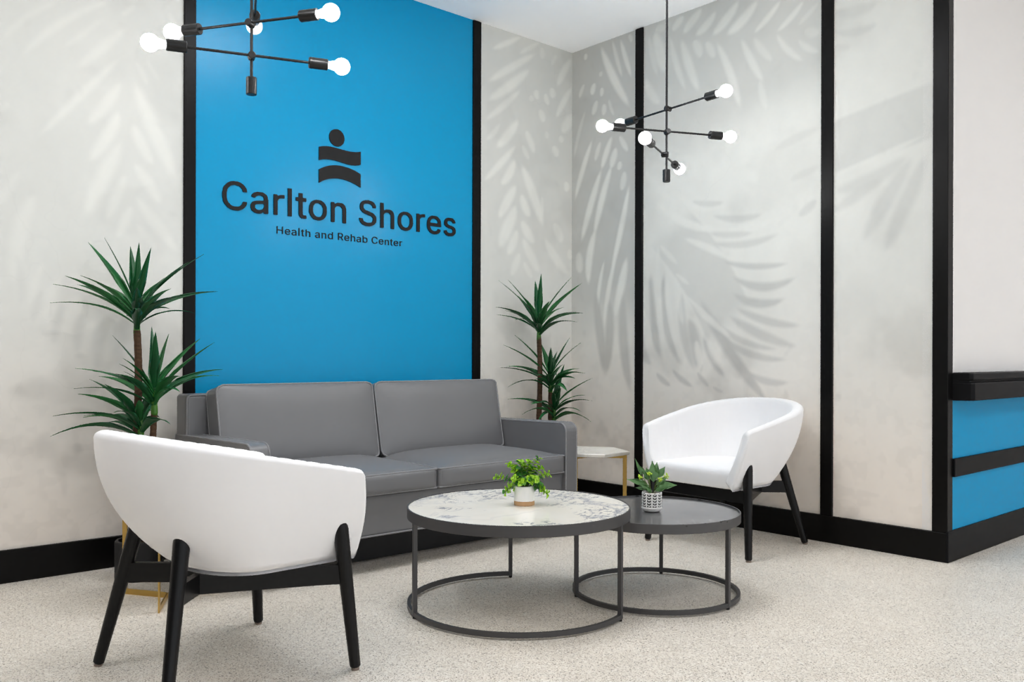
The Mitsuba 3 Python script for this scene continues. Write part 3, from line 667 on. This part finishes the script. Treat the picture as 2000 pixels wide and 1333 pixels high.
# ------------------------------------------------------------------ coffee tables
def coffee_table(label, c, r, h, legs, arc, top_mat, rim_mat, rim_h, inset):
    k = thing('coffee_table', label, 'coffee table')
    obj('tabletop', moved(lathe([(0.001, h - rim_h + 0.004), (r - 0.004, h - rim_h + 0.004), (r - 0.004, h - inset), (0.001, h - inset)], 128), (*c, 0)), top_mat, k, smooth=30)
    z0, z1 = h - rim_h, h
    rings = []
    th = np.arange(160) * 2 * np.pi / 160
    for rr, z in ((r - 0.005, z0), (r - 0.0008, z0), (r, z0 + 0.001), (r, z1 - 0.001), (r - 0.0008, z1), (r - 0.005, z1), (r - 0.005, z0)):
        rings.append(np.column_stack([c[0] + rr * np.cos(th), c[1] + rr * np.sin(th), np.full(160, z)]))
    obj('rim', loft(np.array(rings), cap0=False, cap1=False), rim_mat, k, smooth=30)
    rb = r - 0.008
    a0, a1 = arc
    ang = np.radians(np.linspace(a0, a1, 140))
    closed = abs(a1 - a0) >= 359.9
    pts = np.column_stack([c[0] + rb * np.cos(ang), c[1] + rb * np.sin(ang), np.full(len(ang), 0.0165)])
    obj('base_ring', tube(pts[:-1] if closed else pts, 0, closed=closed, flat=(0.0065, 0.0085)), 'table_metal', k)
    for a in np.radians(legs):
        lx, ly = c[0] + rb * math.cos(a), c[1] + rb * math.sin(a)
        m = cbox(-0.008, 0.008, -0.008, 0.008, 0.007, h - rim_h + 0.006, 0.0012)
        lg = obj('leg', moved(m, (lx, ly, 0), a), 'table_metal', k)
        obj('glide', moved(lathe([(0.007, 0), (0.007, 0.009)], 12), (lx, ly, 0)), 'sofa_dark', lg)
    return k
CT, CS = (-1.959, -1.647), (-1.433, -1.886)
coffee_table('large round coffee table with white marble top and open grey ring base', CT, 0.425, 0.384, (163.5, 52.8, -70.5), (52.8, 289.5), 'table_marble', 'table_metal', 0.040, 0.003)
coffee_table('small round coffee table with worn dark grey top tucked beside the marble table', CS, 0.334, 0.340, (147.7, 34.6, -84.9), (0, 360), 'table_dark_top', 'table_worn', 0.036, 0.006)

# ------------------------------------------------------------------ hexagonal side tables
def side_table(label, c, a0, R, h):
    k = thing('side_table', label, 'side table')
    pts = np.array([(R * math.cos(math.radians(a0 + 60 * i)), R * math.sin(math.radians(a0 + 60 * i))) for i in range(6)])
    rings = []
    for f, z in ((0.985, h - 0.020), (1, h - 0.016), (1, h - 0.004), (0.985, h)):
        rings.append(np.column_stack([c + pts * f, np.full(6, z)]))
    obj('marble_top', loft(np.array(rings)), 'side_marble', k)
    rl = R - 0.018
    for i in (0, 2, 4):
        a = math.radians(a0 + 60 * i)
        lg = cat(cbox(rl - 0.020, rl + 0.002, -0.003, 0.003, 0, h - 0.0205, 0.0008))
        obj('leg', moved(lg, (*c, 0), a), 'brass', k)
        obj('foot_bar', moved(cbox(0.004, rl - 0.003, -0.003, 0.003, 0, 0.022, 0.0008), (*c, 0), a), 'brass', k)
        obj('top_bar', moved(cbox(0.004, rl - 0.003, -0.003, 0.003, h - 0.0405, h - 0.0205, 0.0008), (*c, 0), a), 'brass', k)
side_table('brass side table with white hexagonal marble top behind the near white armchair', np.array([-2.936, -0.672]), 242, 0.228, 0.43)
side_table('brass side table with white hexagonal marble top between the sofa and the far white armchair', np.array([-0.637, -0.768]), -55, 0.226, 0.43)

# ------------------------------------------------------------------ tall potted plants
def strap_leaf(base, tip, width, twist, bulge, n=11):
    """long pointed strap leaf: a quadratic curve from base to tip, folded along its midrib"""
    base, tip = np.array(base, float), np.array(tip, float)
    d = tip - base
    L = np.linalg.norm(d)
    up = np.array([0, 0, 1.0])
    perp = up - d * (d @ up) / (L * L)
    ctrl = base + d * 0.45 + perp * bulge * L
    t = np.linspace(0, 1, n)[:, None]
    p = (1 - t) ** 2 * base + 2 * t * (1 - t) * ctrl + t * t * tip
    tan = np.gradient(p, axis=0); tan /= np.linalg.norm(tan, axis=1, keepdims=True)
    hz = np.array([d[0], d[1], 0.0])
    ref = np.cross(up, hz) if np.linalg.norm(hz) > 1e-3 else np.array([1.0, 0, 0])
    ref /= np.linalg.norm(ref)
    side = ref - tan * (tan @ ref)[:, None]; side /= np.linalg.norm(side, axis=1, keepdims=True)
    nor = np.cross(tan, side)
    ca, sa = math.cos(twist), math.sin(twist)
    side, nor = side * ca + nor * sa, nor * ca - side * sa
    tt = t[:, 0]
    w = width / 2 * np.clip(0.38 + 1.5 * tt, 0, 1) * np.clip((1 - tt) / 0.6, 0, 1) ** 0.8
    w[-1] = 0.0004
    fold = 0.28
    v = np.concatenate([p - side * w[:, None] + nor * (fold * w)[:, None], p - nor * 0.0006, p + side * w[:, None] + nor * (fold * w)[:, None], p + nor * 0.0007])
    i = np.arange(n - 1)
    f = []
    for a, b in ((0, 1), (1, 2), (2, 3), (3, 0)):
        A, B = a * n + i, b * n + i
        f += [np.stack([A, B, B + 1], 1), np.stack([A, B + 1, A + 1], 1)]
    return trimesh.Trimesh(v, np.vstack(f), process=False)

def tall_plant(label, pot_c, crowns, trunks):
    k = thing('potted_yucca', label, 'potted plant')
    r, h = 0.098, 0.165
    obj('pot', moved(lathe([(0.02, 0), (r - 0.006, 0), (r, 0.006), (r, h - 0.006), (r - 0.004, h), (r - 0.014, h), (r - 0.017, h - 0.006), (r - 0.017, h - 0.035), (0.002, h - 0.035)], 48), (*pot_c, 0)), 'pot_black', k, smooth=35)
    th = np.linspace(0, 1, 8)
    soil = lathe([(r - 0.018, h - 0.040), (r - 0.018, h - 0.030), (0.05, h - 0.022), (0.01, h - 0.018)], 32)
    obj('soil', moved(soil, (*pot_c, 0)), 'soil', k, smooth=True)
    for path, r0 in trunks:
        path = np.array(path, float)
        from scipy.interpolate import CubicSpline
        s = np.linspace(0, 1, len(path)); t = np.linspace(0, 1, 60)
        p = CubicSpline(s, path)(t)
        rr = r0 * (1.12 - 0.22 * t) * (1 + 0.10 * np.abs(np.sin(t * 60)) + 0.08 * (meshkit.noise(p * 60, 2) - 0.5))
        obj('trunk', tube(p, rr, 12), 'bark', k, smooth=True)
    for base, tips in crowns:
        base = np.array(base)
        extra = [(rng.uniform(-0.16, 0.16), rng.choice((-1, 1)) * rng.uniform(0.14, 0.26), rng.uniform(0.08, 0.30)) for _ in range(7)]
        for lat, dep, up in tips + extra:
            for _ in range(3):                                     # leaves bend clear of the walls and of the sofa
                q = base + RGT * lat + FWD * dep + np.array([0, 0, up])
                if -2.76 < q[0] < -0.81 and q[2] < 0.84 and q[1] > -0.28:
                    lat = lat - 0.09 if q[0] < -1.8 else lat + 0.09
            q = base + RGT * lat + FWD * dep + np.array([0, 0, up])
            dep -= max(0, (q[1] + 0.04) / FWD[1], (q[0] + 0.04) / FWD[0])
            off = RGT * lat + FWD * dep + np.array([0, 0, up])
            L = np.linalg.norm(off)
            el = up / L
            start = base + np.array([0, 0, 0.002 + 0.115 * max(el, 0) ** 1.3 + 0.025 * rng.random()]) + np.array([off[0], off[1], 0]) / L * 0.012
            m = strap_leaf(start, base + off, 0.036 + 0.012 * rng.random(), rng.uniform(-0.6, 0.6), 0.07 + 0.16 * (1 - el) + 0.05 * rng.random())
            obj('leaf', m, 'leaf_dark' if rng.random() < 0.62 else 'leaf_mid', k, smooth=True)
        # short pale sheath where the leaves leave the trunk
        b = lathe([(0.0125, -0.004), (0.0145, 0.008), (0.012, 0.05), (0.003, 0.10)], 14)
        obj('leaf_sheath', moved(b, base), 'leaf_base', k, smooth=True)

CROWNS = {
 'left': [
  ([-2.92, -0.261, 1.041], [(-0.15, 0.02, 0.42), (-0.22, 0.02, 0.4), (-0.28, 0.16, 0.22), (-0.25, -0.21, 0.2), (-0.23, -0.27, 0.12), (-0.06, 0.07, 0.39), (-0.0, 0.02, 0.4), (0.11, -0.12, 0.36), (0.18, 0.12, 0.33), (0.28, 0.02, 0.35), (0.29, 0.17, 0.2), (0.24, -0.24, 0.18), (0.29, -0.21, 0.15), (0.14, -0.33, 0.09), (0.13, 0.33, 0.11), (-0.11, -0.27, 0.23), (0.13, -0.3, 0.18), (-0.11, 0.29, 0.22), (-0.22, 0.22, 0.23), (-0.18, -0.25, 0.23), (0.01, 0.27, 0.27)]),
  ([-2.863, -0.311, 0.7], [(-0.05, 0.09, 0.38), (-0.01, 0.18, 0.35), (0.07, -0.16, 0.35), (0.14, 0.16, 0.33), (0.25, 0.02, 0.31), (0.21, 0.25, 0.19), (0.21, -0.26, 0.17), (0.22, -0.29, 0.11), (0.18, 0.29, 0.16), (-0.2, 0.04, 0.34), (-0.22, -0.24, 0.2), (-0.29, 0.2, 0.16), (-0.2, -0.29, 0.12), (-0.12, -0.3, 0.19), (-0.02, -0.32, 0.18), (-0.21, 0.26, 0.18)]),
  ([-2.907, -0.273, 0.598], [(-0.26, 0.1, 0.25), (-0.25, -0.24, 0.11), (-0.22, 0.28, 0.05), (-0.25, -0.26, 0.03), (-0.19, 0.28, 0.09), (-0.03, -0.27, 0.24), (0.03, -0.32, 0.13), (0.12, 0.31, 0.11), (0.21, 0.27, 0.1), (0.23, -0.26, 0.08), (0.25, 0.25, 0.07)]),
 ],
 'right': [
  ([-0.535, -0.246, 1.052], [(-0.25, 0.02, 0.37), (-0.19, -0.02, 0.37), (-0.02, 0.16, 0.38), (0.01, -0.1, 0.4), (0.2, 0.02, 0.39), (0.26, -0.02, 0.35), (-0.26, -0.25, 0.19), (-0.26, 0.26, 0.16), (-0.15, -0.34, 0.11), (0.17, 0.28, 0.22), (0.29, 0.23, 0.18), (0.21, -0.29, 0.16), (0.21, -0.32, 0.1), (-0.08, -0.32, 0.2), (0.05, -0.32, 0.22), (-0.21, 0.28, 0.19)]),
  ([-0.481, -0.293, 0.735], [(-0.22, 0.02, 0.35), (-0.29, -0.02, 0.29), (-0.05, 0.23, 0.3), (-0.01, -0.27, 0.27), (0.13, 0.16, 0.34), (0.17, -0.19, 0.3), (-0.31, 0.19, 0.15), (-0.27, -0.23, 0.16), (-0.23, 0.26, 0.16), (-0.26, -0.27, 0.04), (0.2, 0.28, 0.14), (0.19, -0.3, 0.12), (0.02, -0.34, 0.11), (0.08, -0.35, 0.02)]),
  ([-0.464, -0.309, 0.566], [(0.07, 0.13, 0.34), (0.22, -0.15, 0.26), (0.21, 0.25, 0.14), (0.21, -0.26, 0.13), (-0.29, 0.2, 0.12), (-0.15, -0.3, 0.11), (-0.2, -0.28, 0.05), (0.2, -0.29, 0.01), (-0.02, -0.3, 0.18), (0.14, -0.31, 0.07), (-0.11, -0.33, 0.01)]),
 ],
}
tall_plant('tall green yucca with three leaf crowns in a black pot left of the sofa', (-2.91, -0.27), CROWNS['left'],
           [([(-2.916, -0.245, 0.13), (-2.922, -0.25, 0.45), (-2.915, -0.262, 0.75), (-2.92, -0.261, 1.06)], 0.0155), ([(-2.88, -0.29, 0.13), (-2.872, -0.30, 0.42), (-2.863, -0.311, 0.73)], 0.0135),
            ([(-2.93, -0.29, 0.13), (-2.915, -0.28, 0.38), (-2.907, -0.273, 0.62)], 0.012)])
tall_plant('tall green yucca with three leaf crowns standing in the corner right of the sofa', (-0.50, -0.27), CROWNS['right'],
           [([(-0.53, -0.245, 0.13), (-0.537, -0.245, 0.45), (-0.530, -0.25, 0.75), (-0.535, -0.246, 1.07)], 0.0155), ([(-0.48, -0.28, 0.13), (-0.482, -0.29, 0.42), (-0.481, -0.293, 0.76)], 0.0135),
            ([(-0.47, -0.30, 0.13), (-0.466, -0.305, 0.38), (-0.464, -0.309, 0.59)], 0.012)])

# ------------------------------------------------------------------ small table plants
def round_leaf(L, W, curl=0.15, pointed=0.0, n=7):
    """leaf blade in the xy plane, stalk end at the origin, tip along +x; slightly cupped"""
    t = np.linspace(0, 1, n)
    w = W / 2 * np.sin(np.pi * t ** (0.8 if not pointed else 0.75)) ** (0.75 if not pointed else 1.0 + 0.25 * pointed)
    w[0] = w[-1] = W * 0.03
    x = t * L
    zc = -curl * L * (t - 0.3) ** 2
    top = []
    for s in (-1, 0, 1):
        top.append(np.column_stack([x, s * w, zc + abs(s) * w * 0.35]))
    top = np.array(top)
    bot = top[1] - [0, 0, 0.0007]
    v = np.vstack([top[0], top[1], top[2], bot])
    i = np.arange(n - 1); f = []
    for a, b in ((0, 1), (1, 2), (2, 3), (3, 0)):
        A, B = a * n + i, b * n + i
        f += [np.stack([A, B, B + 1], 1), np.stack([A, B + 1, A + 1], 1)]
    return trimesh.Trimesh(v, np.vstack(f), process=False)
def facing(m, p, d, face):
    """leaf along d whose blade looks towards face"""
    d = np.array(d, float); d /= np.linalg.norm(d)
    s = np.cross(face, d)
    s = s / np.linalg.norm(s) if np.linalg.norm(s) > 1e-3 else np.cross([0.3, 0.9, 0.1], d)
    m = m.copy()
    m.vertices = m.vertices @ np.array([d, s, np.cross(d, s)]) + np.asarray(p)
    return m
def orient(m, p, d, roll=0.0):
    d = np.array(d, float); d /= np.linalg.norm(d)
    s = np.cross([0, 0, 1.0], d)
    s = s / np.linalg.norm(s) if np.linalg.norm(s) > 1e-3 else np.array([0, 1.0, 0])
    n = np.cross(d, s)
    c, q = math.cos(roll), math.sin(roll)
    s, n = s * c + n * q, n * c - s * q
    m = m.copy()
    m.vertices = m.vertices @ np.array([d, s, n]) + np.asarray(p)
    return m

P1 = np.array([-1.932, -1.649, 0.381])
bp = thing('bushy_potted_plant', 'bushy bright green plant in a white pot with tan base on the marble table', 'potted plant')
R1 = 0.0395
obj('pot', moved(lathe([(R1, 0.017), (R1, 0.072), (R1 - 0.002, 0.0745), (R1 - 0.005, 0.0745), (R1 - 0.006, 0.072), (R1 - 0.006, 0.062), (0.002, 0.062)], 48), P1), 'ceramic_white', bp, smooth=35)
obj('pot_base', moved(lathe([(0.02, 0), (R1 - 0.002, 0), (R1, 0.002), (R1, 0.0175), (0.01, 0.0175)], 48), P1), 'clay_tan', bp, smooth=35, label='bare tan clay band')
obj('soil', moved(lathe([(R1 - 0.0065, 0.058), (R1 - 0.0065, 0.066), (0.002, 0.069)], 24), P1), 'soil', bp)
# sprigs in (right, away, up) metres from the middle of the rim, as the photo shows them
sprigs = [(-0.112, 0.01, 0.030), (-0.075, -0.03, -0.024), (-0.060, -0.01, 0.085), (-0.045, 0.03, 0.070), (-0.018, -0.02, 0.095), (-0.005, 0.04, 0.080), (0.022, 0.01, 0.092), (0.055, 0.00, 0.105),
          (0.068, 0.03, 0.065), (0.095, 0.00, 0.045), (0.088, -0.03, -0.030), (0.070, -0.02, -0.012), (-0.010, -0.048, 0.012), (0.022, -0.046, 0.020), (-0.040, -0.040, 0.030), (0.045, -0.045, 0.028),
          (0.000, 0.00, 0.075), (-0.030, 0.02, 0.055), (0.035, 0.035, 0.06)]
for si, (lx, dp, uz) in enumerate(sprigs):
    a = P1 + np.array([0, 0, 0.066]) + (RGT * lx + FWD * dp) * 0.18
    b = P1 + np.array([0, 0, 0.074]) + RGT * lx + FWD * dp + np.array([0, 0, uz])
    mid = (a + b) / 2 + np.array([0, 0, 0.030])
    t = np.linspace(0, 1, 9)[:, None]
    path = (1 - t) ** 2 * a + 2 * t * (1 - t) * mid + t * t * b
    obj('stem', tube(path, 0.0011, 6), 'stem_green', bp, smooth=True)
    for j, tt in enumerate((0.35, 0.5, 0.64, 0.77, 0.88, 0.97)):
        p = ((1 - tt) ** 2 * a + 2 * tt * (1 - tt) * mid + tt * tt * b)
        g = (b - a) / np.linalg.norm(b - a)
        for s in (0, 1):
            az = j * 1.57 + s * math.pi + si + rng.uniform(-0.4, 0.4)
            e1 = np.cross(g, [0.31, 0.17, 0.93]); e1 /= np.linalg.norm(e1); e2 = np.cross(g, e1)
            d = e1 * math.cos(az) + e2 * math.sin(az) + g * rng.uniform(0.1, 0.7)
            L = (0.027 - 0.009 * tt) * rng.uniform(0.85, 1.15)
            out = (p - P1) * [1, 1, 0.5]; out = out / (np.linalg.norm(out) + 1e-6)
            m = facing(round_leaf(L, L * 1.12, 0.25), p, d, out + g * 0.6 + rng.normal(size=3) * 0.35)
            obj('leaf', m, 'leaf_lime' if tt > 0.6 and rng.random() < 0.85 else ('leaf_green' if rng.random() < 0.75 else 'leaf_lime'), bp, smooth=True)

P2 = np.array([-1.463, -1.892, 0.336])
def arrow_fn(p, n, uv):
    """black rows of chevrons printed on the white pot"""
    a = dr.atan2(p.y - P2[1], p.x - P2[0])
    col = a * (11 / (2 * math.pi)) + 0.28
    f = col - dr.floor(col) - 0.5
    z = (p.z - (P2[2] + 0.012)) / 0.0112
    v = z - dr.abs(f) * 1.35
    g = v - dr.floor(v)
    on = (dr.abs(f) < 0.34) & (dr.abs(f) > 0.02) & (g > 0.25) & (g < 0.80) & (z > 0.7) & (z < 5.6)
    return mix(mi.Color3f(*rgb(238, 236, 233)), mi.Color3f(*rgb(22, 22, 24)), dr.select(on, 1.0, 0.0))
mat('arrow_pot', proc(arrow_fn), 0.3, 0.5)
ap = thing('leafy_potted_plant', 'leafy green plant with buds in a white pot of black chevrons on the dark table', 'potted plant')
R2 = 0.0405
obj('pot', moved(lathe([(0.02, 0.006), (R2 - 0.004, 0.008), (R2 - 0.001, 0.016), (R2, 0.03), (R2, 0.074), (R2 - 0.0015, 0.076), (R2 - 0.004, 0.076), (R2 - 0.005, 0.073), (R2 - 0.005, 0.066), (0.002, 0.066)], 64), P2), 'arrow_pot', ap, smooth=35)
obj('saucer', moved(lathe([(0.01, 0), (R2 - 0.010, 0), (R2 - 0.004, 0.004), (R2 + 0.001, 0.013), (R2 + 0.001, 0.0145), (R2 - 0.001, 0.0145), (R2 - 0.006, 0.006), (0.01, 0.005)], 48), P2), 'ceramic_white', ap, smooth=35)
obj('soil', moved(lathe([(R2 - 0.0055, 0.060), (R2 - 0.0055, 0.069), (0.002, 0.071)], 24), P2), 'soil', ap)
top2 = P2 + np.array([0, 0, 0.070])
# leaves: (right, away, up) of stalk end, then of the tip, then width, from the pot's rim
big = [((0.006, 0, 0.045), (0.004, 0.012, 0.128), 0.036), ((-0.014, 0.0, 0.055), (-0.032, -0.006, 0.088), 0.024), ((0.026, 0.01, 0.062), (0.056, 0.02, 0.105), 0.024), ((0.014, 0.015, 0.07), (0.026, 0.03, 0.122), 0.022),
       ((-0.012, 0.0, 0.030), (-0.098, 0.01, 0.057), 0.026), ((0.018, 0.0, 0.025), (0.100, -0.005, 0.036), 0.032), ((0.012, -0.01, 0.014), (0.060, -0.03, 0.034), 0.022), ((-0.020, 0.01, 0.066), (-0.058, 0.02, 0.118), 0.016),
       ((-0.040, 0.005, 0.070), (-0.066, 0.01, 0.140), 0.012), ((-0.008, -0.01, 0.010), (-0.050, -0.02, 0.040), 0.020), ((-0.004, -0.015, 0.002), (-0.030, -0.035, 0.034), 0.018), ((-0.018, 0.01, 0.018), (-0.062, 0.02, 0.020), 0.020),
       ((-0.010, 0.012, 0.06), (-0.018, 0.03, 0.10), 0.024), ((0.02, 0.02, 0.03), (0.07, 0.05, 0.06), 0.024)]
wv = lambda q: RGT * q[0] + FWD * q[1] + np.array([0, 0, q[2]])
for s_, t_, w_ in big:
    a, b = top2 + wv(s_), top2 + wv(t_)
    L = np.linalg.norm(b - a)
    obj('stem', tube([top2 + wv((s_[0] * 0.25, s_[1] * 0.25, -0.004)), top2 + wv((s_[0] * 0.55, s_[1] * 0.5, s_[2] * 0.6)), a], 0.0012, 6), 'stem_green', ap, smooth=True)
    # the blade faces the way the photo shows: towards the room for upright leaves
    obj('leaf', facing(round_leaf(L, w_ * 1.15, 0.12, pointed=1.0, n=9), a, b - a, -FWD * 0.8 + np.array([0, 0, 0.55]) + rng.normal(size=3) * 0.25), 'leaf_sage', ap, smooth=True)
for c_ in ((-0.050, -0.005, 0.066), (0.056, -0.002, 0.070), (0.030, -0.010, 0.056), (-0.014, -0.012, 0.080)):
    cc = top2 + wv(c_)
    obj('stem', tube([top2 + wv((c_[0] * 0.2, 0, 0.0)), top2 + wv((c_[0] * 0.6, 0, c_[2] * 0.7)), cc], 0.001, 6), 'stem_green', ap, smooth=True)
    ms = []
    for _ in range(14):
        s = trimesh.creation.icosphere(1, 0.0026)
        o = rng.normal(size=3); o = o / np.linalg.norm(o) * rng.uniform(0.005, 0.012)
        s.apply_translation(cc + o); ms.append(s)
        ms.append(tube([cc, cc + o * 0.5, cc + o], 0.0005, 5))
    obj('bud_cluster', cat(*ms), 'bud', ap, smooth=True, label='cluster of pale yellow-green buds')
obj('plant_pick', moved(cbox(-0.004, 0.004, -0.001, 0.001, 0.06, 0.115, 0.0004), P2 + np.array([0.002, -0.004, 0]), -0.8), 'pot_black', ap)

# ------------------------------------------------------------------ pendant lamps
scene['bulb_light'] = {'type': 'area', 'radiance': {'type': 'rgb', 'value': [BULB, BULB * 1.0, BULB * 0.99]}}
BULB_EM = scene.pop('bulb_light')
def bulb_mesh():
    a = np.linspace(-0.95, math.pi / 2, 10)
    prof = [(0.0125, -0.052), (0.0130, -0.042), (0.0155, -0.033)] + [(max(0.0295 * math.cos(t), 0.0006), 0.0295 * math.sin(t)) for t in a]
    return lathe(prof, 20)
BM = bulb_mesh()
def pendant(label, x, y, tiers, zcap):
    k = thing('pendant_lamp', label, 'pendant lamp')
    obj('ceiling_canopy', moved(lathe([(0.002, H - 0.028), (0.052, H - 0.028), (0.058, H - 0.022), (0.060, H)], 40), (x, y, 0)), 'lamp_black', k, smooth=35)
    obj('rod', cyl((x, y, zcap), (x, y, H - 0.02), 0.0048, 14), 'lamp_black', k, smooth=35)
    obj('end_cap', cyl((x, y, zcap - 0.058), (x, y, zcap), 0.0175, 28, 0.0015), 'lamp_black', k, smooth=35)
    for z, az, lm, lp, side in tiers:
        a = math.radians(az)
        d = np.array([math.cos(a), math.sin(a), 0]); nn = np.array([-math.sin(a), math.cos(a), 0]) * side
        c = np.array([x, y, z]) + nn * 0.014
        obj('joint', cat(cyl(np.array([x, y, z]) - nn * 0.008, np.array([x, y, z]) + nn * 0.024, 0.0125, 22, 0.002), cyl((x, y, z - 0.012), (x, y, z + 0.012), 0.0105, 20, 0.002)), 'lamp_black', k, smooth=35)
        obj('arm', cyl(c - d * (lm - 0.10), c + d * (lp - 0.10), 0.0045, 12), 'lamp_black', k, smooth=35)
        for s, L in ((-1, lm), (1, lp)):
            e = c + d * s * L
            obj('socket', cyl(c + d * s * (L - 0.112), c + d * s * (L - 0.048), 0.0190, 28, 0.002), 'lamp_black', k, smooth=35)
            m = BM.copy()
            m.apply_transform(trimesh.geometry.align_vectors([0, 0, 1], d * s)); m.apply_translation(e)
            b = obj('bulb', m, 'bulb_glass', k, smooth=True, label='lit round white bulb')
            scene[b]['emitter'] = BULB_EM
pendant('black pendant lamp with lit bulbs hanging at the upper left before the blue panel', -2.908, -1.353, ((2.175, 66, 0.31, 0.31, -1), (2.067, 301.7, 0.305, 0.305, -1), (1.958, 340.1, 0.315, 0.30, -1)), 1.888)
pendant('black pendant lamp with lit bulbs hanging at the upper right before the wallpaper', -0.943, -1.549, ((2.119, 263.9, 0.335, 0.345, 1), (2.008, 334.9, 0.33, 0.33, -1), (1.904, 24.8, 0.335, 0.335, 1)), 1.832)

# ------------------------------------------------------------------ unseen ceiling lamps, placed to light the seats and floor; unseen storefront mullions
scene['panel_bsdf'] = {'type': 'diffuse', 'reflectance': {'type': 'rgb', 'value': [0.8, 0.8, 0.8]}}
for x, y, where in ((-4.4, -1.6, 'over the left end of the seating'), (-1.95, -1.5, 'over the coffee tables'), (0.6, -4.6, 'in front of the handrail wall'), (-2.4, -4.6, 'over the viewer'),
                    (-5.4, -4.6, 'behind the viewer to the left'), (3.0, -5.0, 'farthest to the right in the lobby')):
    k = thing('unseen_ceiling_light', 'unseen square ceiling light ' + where, 'ceiling light', 'unseen ceiling lights lighting the room from above')
    s = 0.30
    fr = cat(box(x - s - 0.02, x + s + 0.02, y - s - 0.02, y - s, H - 0.012, H - 0.0005), box(x - s - 0.02, x + s + 0.02, y + s, y + s + 0.02, H - 0.012, H - 0.0005),
             box(x - s - 0.02, x - s, y - s, y + s, H - 0.012, H - 0.0005), box(x + s, x + s + 0.02, y - s, y + s, H - 0.012, H - 0.0005))
    obj('frame', fr, 'lamp_white', k)
    d = trimesh.Trimesh([(x - s, y - s, H - 0.006), (x + s, y - s, H - 0.006), (x + s, y + s, H - 0.006), (x - s, y + s, H - 0.006)], [(0, 2, 1), (0, 3, 2)], process=False)
    obj('diffuser', d, 'panel_bsdf', k)
    scene[k + '__diffuser']['emitter'] = {'type': 'area', 'radiance': {'type': 'rgb', 'value': [PANEL * 0.985, PANEL * 1.0, PANEL * 1.03]}}
w1 = structure('unseen_window_1', 'unseen open storefront frame behind the camera, letting sky light in')
for x in np.linspace(-8, 4.5, 7):
    obj('mullion', cbox(x - 0.03, x + 0.03, -9.0, -8.9, 0, H, 0.003), 'black_trim', w1)
obj('transom', cbox(-8, 4.5, -8.98, -8.92, 2.3, 2.36, 0.003), 'black_trim', w1)
